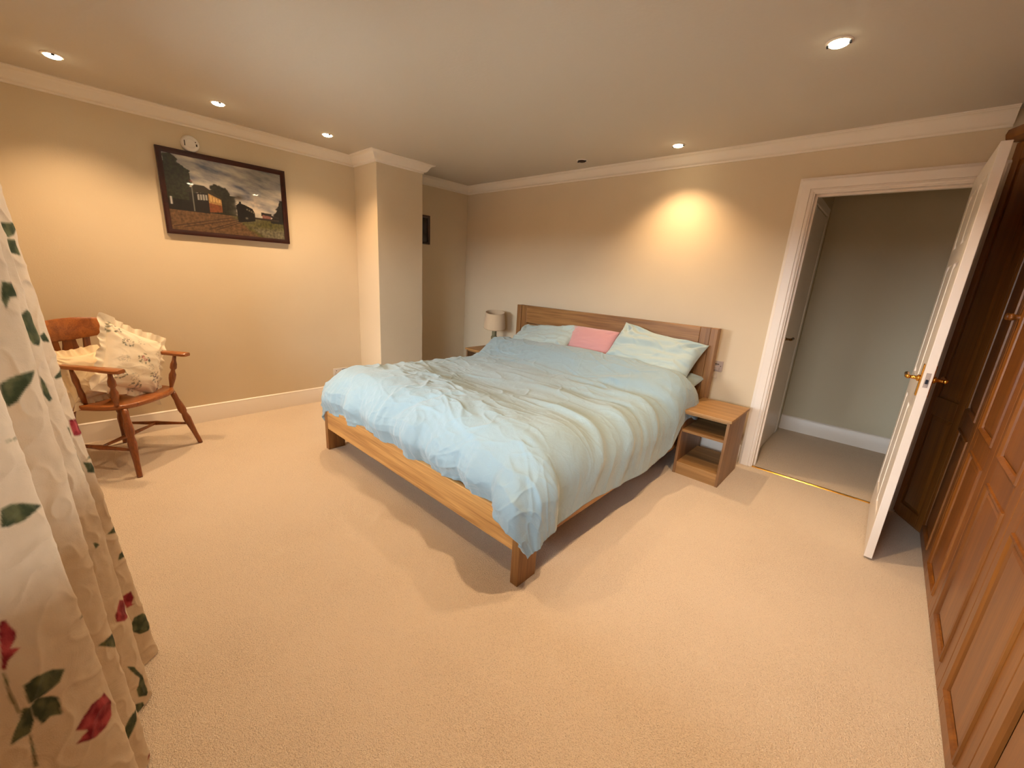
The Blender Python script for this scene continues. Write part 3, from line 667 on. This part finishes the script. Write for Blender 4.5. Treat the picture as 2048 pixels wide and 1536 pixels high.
def chair_pt(f, s, z):
    c, s_ = math.cos(PI/4), math.sin(PI/4); return Vector((.663+f*c-s*s_, -3.156+f*s_+s*c, z))
def frill_cushion(label, center, axu, axv, size, t, mat, seed, flowers):
    Mx = basis(center, axu, axv); n = 130
    me = pillow('cushion', size, size, t, Mx, mat, seed=seed, n=n, crease=.0035, pinch=.10)
    o = link('frilled_cushion', me, mat); tag(o, label, 'cushion')
    inv = Mx.inverted(); co = np.empty(len(me.vertices)*3, np.float32); me.vertices.foreach_get('co', co); co = co.reshape(-1, 3)
    im = np.array(inv); q = co@im[:3, :3].T+im[:3, 3]
    # frill
    m = 420; k = 9; P = np.zeros((m+1, k, 3)); prm = np.linspace(0, 4, m+1)
    for i, tt in enumerate(prm):
        sd = int(tt) % 4; f = (tt-int(tt))*2-1; c = size/2*.985
        pt = {0: (f, -1), 1: (1, f), 2: (-f, 1), 3: (-1, -f)}[sd]
        out = {0: (0, -1), 1: (1, 0), 2: (0, 1), 3: (-1, 0)}[sd]
        cor = max(0, (abs(f)-.8)/.2); nxt = {0: (np.sign(f), 0), 1: (0, np.sign(f)), 2: (-np.sign(f), 0), 3: (0, -np.sign(f))}[sd]
        o2 = np.array(out, float)+cor*.9*np.array(nxt, float); 
        pin = 1-.10*(1-f*f)
        base = np.array(pt, float)*c*(np.array([pin if sd in (1, 3) else 1, pin if sd in (0, 2) else 1]))
        for j in range(k):
            r = j/(k-1); w = .050+.003*math.sin(tt*9)
            wob = r*(.008*math.sin(tt*30+2*math.sin(tt*5+seed))+.004*math.sin(tt*57+1))
            P[i, j, :2] = base+o2*w*r*(1-.06*math.sin(tt*30)); P[i, j, 2] = wob+.001
    fm = grid_mesh('frill', P); fco = P.reshape(-1, 3); 
    fm.transform(Mx); fo = link('frill', fm, mat, o, smooth=True)
    if mat is M['floral']:
        for mesh, pts in ((me, q), (fm, fco)):
            base = np.tile(np.array(srgb(240, 226, 200)[:3]), (len(pts), 1)); x, y = pts[:, 0], pts[:, 1]; rr = np.random.RandomState(seed)
            for fx, fy, sz, kind in flowers:
                sz *= 1.35
                for p in range(26):
                    a = rr.rand()*2*PI; rd = sz*math.sqrt(rr.rand()); bx, by = fx+math.cos(a)*rd, fy+math.sin(a)*rd*.8; br = sz*(.10+.12*rr.rand())
                    if rd < sz*.5: c_ = [srgb(196, 112, 100), srgb(214, 150, 130), srgb(168, 84, 84)][p % 3] if kind == 0 else [srgb(90, 96, 96), srgb(140, 116, 120), srgb(120, 70, 70)][p % 3]
                    else: c_ = [srgb(96, 100, 66), srgb(130, 120, 80), srgb(70, 78, 66)][p % 3]
                    el = rr.rand()*PI; dx = (x-bx)*math.cos(el)+(y-by)*math.sin(el); dy = -(x-bx)*math.sin(el)+(y-by)*math.cos(el)
                    w = np.clip(1.4-np.sqrt((dx/br)**2+(dy/(br*.5))**2), 0, 1)[:, None]*(.85 if kind < 2 else .35)
                    base = base*(1-w)+np.array(c_[:3])*w
            paint(mesh, base)
    return o
frill_cushion('plain cream frilled cushion behind the floral one on the wooden chair', chair_pt(-.36, -.10, .585), (-.70, .70, -.06), (-.28, -.28, .92), .29, .11, M['cream'], 3, [])
frill_cushion('cream cushion printed with small roses and edged with a frill, on the chair', chair_pt(-.20, .055, .656), (-.62, .72, -.50), (-.30, .10, .92), .40, .16, M['floral'], 5,
              [(.0, .01, .034, 0), (-.11, .09, .026, 1), (-.12, -.02, .022, 2), (-.04, -.12, .022, 2), (.11, -.085, .034, 1), (.06, -.03, .02, 2), (.12, .07, .022, 2), (-.02, .12, .02, 2), (-.13, -.12, .03, 1), (.15, .0, .022, 0), (.0, -.17, .028, 1), (-.17, .17, .03, 1), (.18, -.15, .022, 1), (.17, .17, .022, 1)])

# ------------------------------------------------------------------ pictures, alarm, sockets
pic = empty('framed_picture', (0, -2.49, 1.79)); tag(pic, 'large framed railway picture of a steam train hung on the left wall', 'picture')
PY0, PY1, PZ0, PZ1 = -2.910, -2.070, 1.497, 2.082
def picframe(root, y0, y1, z0, z1, fw, th, mat):
    bm = NB(); q = [(0, 0), (0, th), (fw*.3, th), (fw*.7, th*.72), (fw, th*.55), (fw, 0)]; R_ = []
    for (y, z), (sy, sz) in zip([(y0, z0), (y1, z0), (y1, z1), (y0, z1)], [(1, 1), (-1, 1), (-1, -1), (1, -1)]): R_.append([bm.verts.new((.001+n, y+sy*t, z+sz*t)) for t, n in q])
    for i in range(4):
        for j in range(len(q)): bm.faces.new((R_[i][j], R_[i][(j+1) % len(q)], R_[(i+1) % 4][(j+1) % len(q)], R_[(i+1) % 4][j]))
    return fin('picture_frame', bm, mat, root, autos=True)
picframe(pic, PY0, PY1, PZ0, PZ1, .034, .026, M['frame'])
def railway():
    nx, nz = 330, 220; a = np.linspace(0, 1, nx); b = np.linspace(0, 1, nz); A, B = np.meshgrid(a, b, indexing='ij')
    L = lambda r, g, b_: np.array(srgb(r, g, b_)[:3])
    C = np.zeros((nx, nz, 3)); cl = np.clip(fbm(A*4, B*8+A*2, 50, 5)*.9+.5, 0, 1)[..., None]
    skyc = L(96, 104, 124)*(1-cl)+L(216, 206, 188)*cl; dk = sstep(.6, 1, B)[..., None]*sstep(.35, .8, A)[..., None]; C = skyc*(1-dk*.45)
    def mixin(mask, col, n=None, k=1.0):
        nonlocal C
        m = np.clip(mask, 0, 1)[..., None]*k; c = col
        if n is not None: c = col*(1+n[..., None])
        C = C*(1-m)+c*m
    nz1 = fbm(A*40, B*26, 60, 3); edge = .03*fbm(A*14, B*14, 61, 4)
    mixin(sstep(0, .01, .30-B), L(96, 70, 44), nz1*.8)                                    # ballast
    mixin(sstep(0, .05, (A-.58)-(.30-B)*.9+.12+edge)*sstep(0, .01, .29-B), L(78, 74, 34), nz1*.9)  # grass
    mixin(sstep(0, .04, (A-.52)-(.27-B)*1.0)*sstep(.1, .2, .29-B)*.5, L(120, 112, 96), nz1)
    for x0, x1 in ((.10, .60), (.02, .50), (.36, .66), (.30, .63)):
        yy = .05+(A-x0)/(x1-x0)*.20; mixin(np.exp(-((B-yy)/.006)**2)*(A > x0)*(A < x1), L(52, 34, 26))
    # trees
    mixin(sstep(0, .02, .20-np.abs(A-.06)*(1+.6*B)*.95-np.maximum(0, B-.80)*.9+edge*2.2)*(B > .28), L(36, 40, 26), nz1*1.2)
    mixin(sstep(0, .02, .105-np.hypot((A-.42)*.95, (B-.55)*.72)+edge*1.2), L(28, 30, 20), nz1)
    mixin(sstep(0, .02, .10-np.abs(A-.43)*.7+edge)*(B > .28)*(B < .56), L(26, 28, 18), nz1)
    mixin(sstep(0, .02, (A-.90)*1.9-(B-.30)*.55+edge*1.5+.04)*(B > .24)*(B < .60), L(16, 18, 16), nz1)
    mixin((B > .27)*(B < .42)*(A < .22)*1., L(16, 16, 14), nz1*.6)
    # signal box
    mixin(inpoly(A, B, [(.17, .27), (.17, .52), (.325, .55), (.325, .27)])*1., L(20, 18, 20))
    mixin(inpoly(A, B, [(.325, .29), (.325, .55), (.43, .49), (.43, .31)])*1., L(158, 120, 70), nz1*.5)
    mixin(inpoly(A, B, [(.325, .29), (.325, .42), (.43, .40), (.43, .31)])*1., L(120, 66, 34), nz1*.5)
    mixin(inpoly(A, B, [(.14, .52), (.22, .64), (.30, .64), (.44, .50), (.43, .485), (.33, .545), (.17, .53)])*1., L(44, 38, 30))
    mixin(inpoly(A, B, [(.235, .44), (.235, .515), (.315, .525), (.315, .45)])*1., L(150, 146, 140))
    for k in range(1, 4): mixin(inpoly(A, B, [(.235+.02*k-.003, .44), (.235+.02*k-.003, .53), (.235+.02*k+.003, .53), (.235+.02*k+.003, .44)])*1., L(24, 22, 22))
    for k in range(4): mixin(inpoly(A, B, [(.335+.024*k, .44), (.335+.024*k, .52-.012*k), (.35+.024*k, .515-.012*k), (.35+.024*k, .44)])*1., L(196, 160, 100))
    mixin(np.exp(-((A-.20)/.004)**2)*(B > .28)*(B < .78), L(150, 150, 140), k=.6)
    mixin(np.exp(-((A-.20)/.014)**2)*np.exp(-((B-.68)/.008)**2), L(160, 40, 30), k=.7)
    mixin(np.exp(-((A-.03)/.007)**2)*(B > .34)*(B < .44), L(200, 196, 190))
    # smoke, steam and engine
    mixin(np.exp(-((A-.585)/.045)**2-((B-.55)/.05)**2), L(60, 52, 44), nz1*.5)
    mixin(np.clip(np.exp(-((A-.70-(B-.45)*.2)/.10)**2-((B-.44)/.13)**2)*1.3*(.7+fbm(A*14, B*14, 70, 3)), 0, 1), L(222, 206, 186), k=.85)
    mixin(inpoly(A, B, [(.56, .20), (.555, .44), (.575, .47), (.60, .475), (.635, .46), (.70, .42), (.72, .36), (.72, .24), (.65, .22)])*1., L(12, 12, 14), nz1*.4)
    mixin(inpoly(A, B, [(.58, .46), (.582, .50), (.60, .50), (.602, .46)])*1., L(10, 10, 12))
    for k in range(4): mixin(np.exp(-((A-.65-.02*k)/.006)**2-((B-.40+.012*k)/.01)**2), L(170, 160, 140), k=.6)
    mixin(np.exp(-((A-.64)/.01)**2-((B-.27)/.012)**2), L(150, 140, 120), k=.6)
    mixin(inpoly(A, B, [(.78, .36), (.78, .385), (.88, .38), (.88, .355), (.95, .34), (.95, .32), (.78, .33)])*1., L(40, 34, 34))
    mixin(inpoly(A, B, [(.79, .27), (.79, .35), (.87, .34), (.87, .28)])*1., L(128, 84, 76), nz1*.5)
    mixin((np.abs(B-.285) < .012)*(A > .72)*(A < .95)*1., L(50, 40, 34))
    P = np.stack([A*0+.010, PY0+.030+A*(PY1-PY0-.060), PZ0+.030+B*(PZ1-PZ0-.060)], -1)
    me = grid_mesh('picture_print', P); paint(me, np.clip(C, 0, 1).reshape(-1, 3)*.92)
    m, nt, bs = newmat('railway_print'); v = nt.nodes.new('ShaderNodeVertexColor'); v.layer_name = 'print'; nt.links.new(v.outputs[0], bs.inputs['Base Color'])
    bs.inputs['Roughness'].default_value = .5; bs.inputs['Coat Weight'].default_value = 1; bs.inputs['Coat Roughness'].default_value = .02
    link('picture_print', me, m, pic)
railway()
pic2 = empty('small_picture', (0, -.70, 1.78)); tag(pic2, 'small dark framed picture on the alcove wall just behind the column', 'picture')
picframe(pic2, -.83, -.567, 1.629, 1.935, .026, .022, M['frame'])
bm = NB(); box(bm, .002, .006, -.81, -.587, 1.65, 1.915); fin('picture_print', bm, plain('dim_print', srgb(46, 42, 44), .2, var=.4, vscale=12), pic2)
# smoke alarm
al = empty('smoke_alarm', (0, -2.700, 2.137)); tag(al, 'round white smoke alarm on the wall above the large railway picture', 'smoke alarm')
def disc_x(bm, y, z, prof, n=40):
    R_ = [[bm.verts.new((x, y+r*math.cos(2*PI*i/n), z+r*math.sin(2*PI*i/n))) for i in range(n)] for r, x in prof]
    for a, b in zip(R_, R_[1:]):
        for i in range(n): bm.faces.new((a[i], a[(i+1) % n], b[(i+1) % n], b[i]))
    bm.faces.new(R_[0][::-1]); bm.faces.new(R_[-1])
bm = NB(); disc_x(bm, -2.700, 2.137, [(.056, 0), (.056, .012), (.052, .024), (.046, .030), (.030, .0325), (.028, .031), (.022, .0325)]); fin('alarm_body', bm, M['plastic'], al, autos=True)
for b_ in ((.0275, .0335, -2.738, -2.733, 2.116, 2.152), (.0275, .0335, -2.669, -2.661, 2.122, 2.138), (.0275, .0335, -2.673, -2.667, 2.147, 2.153)):
    bm = NB(); box(bm, *b_); fin('alarm_slot', bm, M['slot'], al)
# sockets
so = empty('wall_socket', (0, -1.665, .275)); tag(so, 'white double wall socket low on the left wall beside the column', 'socket')
bm = NB(); box(bm, 0, .009, -1.742, -1.594, .232, .318); fin('socket_plate', bm, M['plastic'], so, bevel=.003)
for b_ in ((-1.718, -1.706, .290, .296), (-1.730, -1.724, .258, .262), (-1.716, -1.710, .258, .262), (-1.722, -1.718, .270, .278)):
    bm = NB(); box(bm, .0085, .0096, *b_); fin('socket_hole', bm, M['slot'], so)
bm = NB(); prism(bm, [(.0092, -1.66, .24), (.0092, -1.60, .24), (.0092, -1.596, .275), (.0092, -1.61, .305), (.0092, -1.65, .305), (.0092, -1.668, .275)], (.036, 0, 0))
tube(bm, [(.03, -1.628, .25), (.035, -1.628, .20), (.03, -1.62, .12), (.03, -1.58, .03), (.05, -1.56, .008), (.2, -1.54, .006), (.5, -1.54, .006)], .0035, 8)
o = fin('mains_plug', bm, M['black'], bevel=.003); tag(o, 'black plug with its lead in the double socket by the column', 'plug')
so2 = empty('bedside_socket', (3.115, 0, .739)); tag(so2, 'small square wall socket plate beside the right edge of the headboard', 'socket')
bm = NB(); box(bm, 3.072, 3.158, -.009, 0, .696, .782); fin('socket_plate', bm, M['greyplastic'], so2, bevel=.003)
for b_ in ((3.083, 3.089, .741, .747), (3.141, 3.147, .738, .744)):
    bm = NB(); box(bm, b_[0], b_[1], -.0098, -.0085, b_[2], b_[3]); fin('plate_screw', bm, M['slot'], so2)
bm = NB(); box(bm, 3.100, 3.130, -.0098, -.0085, .752, .758); fin('socket_hole', bm, M['slot'], so2)
bm = NB(); box(bm, 3.095, 3.135, -.016, -.0085, .706, .736); fin('rocker_switch', bm, M['greyplastic'], so2, bevel=.003)
bm = NB(); box(bm, 3.072, 3.130, -.007, 0, .640, .692); o = fin('phone_socket', bm, plain('cream_plastic', srgb(206, 186, 160), .5), bevel=.003); tag(o, 'tiny cream painted socket cover directly under the bedside socket', 'socket')  # thin plate added in place of the faint shadow under the socket

# ------------------------------------------------------------------ ceiling downlights
def downlight(x, y, label, on=True, group=None, power=1.0):
    r = empty('ceiling_downlight', (x, y, H)); tag(r, label, 'downlight', group)
    bm = NB(); lathe(bm, (x, y, H), [(.047, 0), (.047, -.002), (.042, -.005), (.036, -.005), (.035, 0)], 32); fin('bezel', bm, M['trim'] if on else M['plastic'], r, autos=True)
    bm = NB(); lathe(bm, (x, y, H), [(.035, -.0045), (.031, -.010), (.018, -.014), (.003, -.015)], 24); fin('lamp', bm, M['bulb'] if on else M['slot'], r, smooth=True)
    bm = NB(); 
    bm.free()
    for s_ in (-1, 1):
        bm = NB(); box(bm, x+s_*.037-.004, x+s_*.037+.004, y-.007, y+.007, H-.012, H-.0045); fin('spring_clip', bm, M['dark'], r)
    if on:
        ld = bpy.data.lights.new('downlight_beam', 'SPOT'); ld.energy = LAMP_W*power; ld.color = LAMP_COL; ld.spot_size = LAMP_SPREAD; ld.spot_blend = LAMP_BLEND; ld.shadow_soft_size = .022
        lo = bpy.data.objects.new('downlight_beam', ld); COL.objects.link(lo); lo.parent = r; lo.location = (0, 0, -.03)
    return r
downlight(.491, -3.345, 'lit ceiling downlight nearest the window wall on the left-hand side')
downlight(.491, -2.613, 'lit ceiling downlight above the railway picture, middle of the left-hand three')
downlight(.492, -1.896, 'lit ceiling downlight closest to the column on the left-hand side')
downlight(2.654, -.303, 'lit ceiling downlight near the back wall above the right-hand pillow', power=1.1)
downlight(1.828, -.310, 'unlit ceiling downlight above the left-hand side of the headboard', on=False)
downlight(3.657, -1.222, 'lit ceiling downlight in front of the open doorway', power=1.25)
downlight(3.60, -2.05, 'lit ceiling downlight above the open floor between bed and wardrobe', power=1.7)
downlight(2.10, -2.95, 'lit ceiling downlight in front of the bed foot close to the curtain')

# ------------------------------------------------------------------ curtain
def build_curtain():
    nz, ns = 640, 620; ztop = 2.20
    z = np.linspace(.006, ztop, nz)
    ctl = [(2.33, -3.63, -.02), (2.345, -3.56, -.05), (2.40, -3.467, -.065), (2.455, -3.50, -.06), (2.505, -3.63, -.02), (2.55, -3.56, -.03), (2.60, -3.499, -.045), (2.655, -3.54, -.04), (2.70, -3.66, -.02), (2.745, -3.58, -.025),
           (2.80, -3.525, -.032), (2.86, -3.57, -.03), (2.91, -3.70, -.01), (2.95, -3.60, -.03), (3.00, -3.541, -.042), (3.055, -3.585, -.045), (3.085, -3.66, -.035), (3.11, -3.73, -.01), (3.13, -3.765, 0)]
    k = len(ctl); C = np.zeros((nz, k, 2))
    for i, (x, y, s) in enumerate(ctl):
        C[:, i, 0] = x+.012*np.sin(z*1.7+i*.8); C[:, i, 1] = np.minimum(y+s*z, -3.40)+.004*np.sin(z*3.1+i)
    t = np.linspace(0, k-1-1e-6, ns); i1 = t.astype(int); f = (t-i1)[None, :, None]
    g = lambda j: C[:, np.clip(j, 0, k-1)]
    p0, p1, p2, p3 = g(i1-1), g(i1), g(i1+1), g(i1+2)
    Q = .5*((2*p1)+(-p0+p2)*f+(2*p0-5*p1+4*p2-p3)*f**2+(-p0+3*p1-3*p2+p3)*f**3)
    mid = Q[nz//3]; arc = np.concatenate([[0], np.cumsum(np.linalg.norm(np.diff(mid, axis=0), axis=1))])
    Z = np.repeat(z[:, None], ns, 1); S_ = np.repeat(arc[None], nz, 0)
    w = .0030*fbm(S_*8, Z*4, 80, 3)+.0018*pn(S_*22+Z*6, Z*16-S_*5, 83)+.0026*ridge(S_*14+Z*5, Z*11-S_*6, 86, 3)+.0014*pn(S_*50, Z*40, 88)
    X = Q[..., 0]+w; Y = Q[..., 1]+w*.8
    P = np.stack([X, Y, Z], -1)
    return P, S_, Z
CP, CS, CZ = build_curtain()
LF, LF2, RD, RD2, ST = srgb(58, 66, 44), srgb(96, 98, 66), srgb(120, 22, 34), srgb(176, 70, 72), srgb(112, 100, 70)
#MOTIFS
MOTIFS = [
    ('rose', [(1.309, 0.748), (1.303, 0.744), (1.296, 0.713), (1.298, 0.7), (1.309, 0.689), (1.298, 0.679), (1.316, 0.669), (1.321, 0.655), (1.325, 0.662)]),
    ('stem', [(1.325, 0.655), (1.323, 0.651), (1.325, 0.597), (1.325, 0.562), (1.327, 0.559), (1.329, 0.6)]),
    ('leaf', [(1.312, 0.607), (1.296, 0.61), (1.274, 0.597), (1.259, 0.579), (1.271, 0.562), (1.294, 0.562), (1.314, 0.566), (1.314, 0.586)]),
    ('leaf', [(1.314, 0.562), (1.303, 0.566), (1.287, 0.548), (1.282, 0.538), (1.285, 0.497), (1.298, 0.511), (1.309, 0.507), (1.314, 0.538)]),
    ('leaf', [(1.346, 0.511), (1.332, 0.545), (1.321, 0.566), (1.314, 0.559), (1.314, 0.528), (1.323, 0.507), (1.336, 0.511)]),
    ('stem', [(1.325, 0.507), (1.323, 0.504), (1.329, 0.428), (1.334, 0.435)]),
    ('rose', [(1.278, 0.439), (1.264, 0.449), (1.243, 0.459), (1.223, 0.452), (1.213, 0.452), (1.206, 0.418), (1.215, 0.387), (1.236, 0.38), (1.257, 0.384), (1.285, 0.411), (1.262, 0.415)]),
    ('leaf', [(0.877, 0.445), (0.852, 0.442), (0.829, 0.435), (0.83, 0.394), (0.842, 0.401)]),
    ('rose', [(0.194, 0.291), (0.171, 0.288), (0.171, 0.264), (0.181, 0.246), (0.173, 0.239), (0.194, 0.243), (0.196, 0.267)]),
    ('rose', [(0.526, 0.363), (0.499, 0.391), (0.475, 0.37), (0.49, 0.318), (0.506, 0.322), (0.529, 0.342)]),
    ('leaf', [(0.198, 0.178), (0.185, 0.195), (0.161, 0.185), (0.133, 0.14), (0.154, 0.13), (0.163, 0.112), (0.187, 0.126), (0.201, 0.154)]),
    ('leaf', [(0.537, 0.185), (0.521, 0.164), (0.501, 0.106), (0.497, 0.047), (0.506, 0.027), (0.531, 0.054), (0.531, 0.082), (0.511, 0.106), (0.529, 0.15)]),
    ('leaf', [(0.882, 0.174), (0.86, 0.195), (0.836, 0.191), (0.845, 0.164), (0.864, 0.15), (0.882, 0.136)]),
    ('leaf', [(0.545, 0.044), (0.521, 0.02), (0.521, 0.006), (0.537, 0.006), (0.557, 0.006), (0.547, 0.006)]),
    ('rose', [(0.849, 0.016), (0.844, 0.03), (0.831, 0.023)]),
    ('leaf', [(1.211, 0.648), (1.198, 0.648), (1.191, 0.645), (1.193, 0.641)]),
    ('leaf', [(1.259, 0.93), (1.243, 0.93), (1.228, 0.923), (1.195, 0.899), (1.218, 0.899), (1.236, 0.892), (1.257, 0.895), (1.269, 0.902)]),
    ('stem', [(1.23, 1.036), (1.195, 1.033), (1.182, 1.026), (1.23, 1.036)]),
    ('rose', [(0.804, 0.669), (0.842, 0.689), (0.831, 0.682), (0.829, 0.651)]),
    ('leaf', [(0.521, 0.603), (0.516, 0.6), (0.506, 0.586), (0.523, 0.586)]),
    ('rose', [(0.177, 0.885), (0.146, 0.878), (0.147, 0.854), (0.128, 0.837), (0.165, 0.833), (0.179, 0.837), (0.179, 0.868)]),
    ('leaf', [(0.121, 0.772), (0.15, 0.779), (0.146, 0.755), (0.173, 0.758)]),
    ('leaf', [(0.179, 0.755), (0.158, 0.744), (0.146, 0.703), (0.175, 0.72)]),
    ('stem', [(0.484, 0.919), (0.476, 0.916), (0.471, 0.785), (0.475, 0.775), (0.454, 0.768)]),
    ('leaf', [(0.181, 0.511), (0.146, 0.521), (0.147, 0.494)]),
    ('leaf', [(0.175, 0.411), (0.166, 0.428), (0.148, 0.428), (0.138, 0.401)]),
    ('leaf', [(0.906, 1.094), (0.889, 1.101), (0.87, 1.105), (0.842, 1.105), (0.856, 1.088), (0.872, 1.074), (0.889, 1.053), (0.902, 1.046), (0.906, 1.067)]),
    ('leaf', [(0.509, 1.197), (0.486, 1.208), (0.458, 1.191), (0.448, 1.163), (0.467, 1.142), (0.486, 1.125), (0.506, 1.132), (0.511, 1.156)]),
    ('leaf', [(0.185, 1.122), (0.166, 1.129), (0.16, 1.101), (0.177, 1.105)]),
    ('leaf', [(0.513, 1.06), (0.509, 1.05), (0.504, 1.022), (0.499, 0.998), (0.511, 0.995), (0.518, 1.015)]),
    ('leaf', [(0.181, 1.009), (0.141, 1.033), (0.138, 1.002), (0.177, 1.002)]),
    ('leaf', [(0.46, 1.026), (0.467, 1.039), (0.469, 1.019), (0.467, 0.995), (0.456, 1.002)]),
    ('leaf', [(0.187, 1.397), (0.133, 1.4), (0.165, 1.369), (0.183, 1.362), (0.192, 1.379)]),
    ('leaf', [(0.194, 1.359), (0.166, 1.359), (0.161, 1.321), (0.194, 1.328)]),
    ('rose', [(0.819, 1.335), (0.829, 1.335), (0.83, 1.318), (0.831, 1.27), (0.844, 1.273), (0.81, 1.29), (0.808, 1.304)]),
    ('leaf', [(0.856, 1.28), (0.814, 1.27), (0.834, 1.259), (0.822, 1.249), (0.85, 1.249), (0.862, 1.228), (0.864, 1.245)])]
cme = grid_mesh('curtain', CP)
_s, _z = CS.reshape(-1), CZ.reshape(-1)
_b = np.tile(np.array(srgb(208, 186, 156)[:3]), (len(_s), 1))*(1+.04*fbm(_s*30, _z*30, 90, 3))[:, None]
for kind, poly in MOTIFS:
    xs = [p[0] for p in poly]; zs = [p[1] for p in poly]; sel = (_s > min(xs)-.01) & (_s < max(xs)+.01) & (_z > min(zs)-.01) & (_z < max(zs)+.01)
    cov = np.zeros(len(_s)); ds_ = 1.24/620/2; dz_ = 2.2/640/2
    for ox in (-.67, 0, .67):
        for oz in (-.67, 0, .67): cov[sel] += inpoly(_s[sel]+ox*ds_*1.5, _z[sel]+oz*dz_*1.5, poly)/9
    ins = cov > 0; cv_ = cov[ins][:, None]
    ca_, cb_ = {'leaf': (LF, LF2), 'rose': (RD, RD2), 'stem': (ST, LF2)}[kind]
    n_ = np.clip(fbm(_s[ins]*45, _z[ins]*28, 95, 3)*1.5+.35, 0, 1)[:, None]
    _b[ins] = _b[ins]*(1-cv_)+(np.array(ca_[:3])*(1-n_)+np.array(cb_[:3])*n_)*cv_
paint(cme, _b)
nt_ = M['curtain'].node_tree; b_ = nt_.nodes['Principled BSDF']; o_n = [n for n in nt_.nodes if n.type == 'OUTPUT_MATERIAL'][0]
tl_ = nt_.nodes.new('ShaderNodeBsdfTranslucent'); mx_ = nt_.nodes.new('ShaderNodeMixShader'); mx_.inputs[0].default_value = .10
a_ = [n for n in nt_.nodes if n.type == 'VERTEX_COLOR'][0]; nt_.links.new(a_.outputs[0], tl_.inputs[0])
nt_.links.new(b_.outputs[0], mx_.inputs[1]); nt_.links.new(tl_.outputs[0], mx_.inputs[2]); nt_.links.new(mx_.outputs[0], o_n.inputs[0])
cu = link('curtain', cme, M['curtain'], smooth=True); tag(cu, 'long cream curtain printed with red roses and dark leaves, in folds at the left', 'curtain')
bm = NB(); box(bm, .95, 4.30, -3.66, -3.63, 2.205, 2.23)
for x in (1.1, 2.4, 4.15): box(bm, x-.01, x+.01, YW, -3.66, 2.205, 2.235)
tag(fin('curtain_track', bm, M['plastic'], bevel=.002), 'white curtain track above the window from which the curtain hangs', 'curtain track')
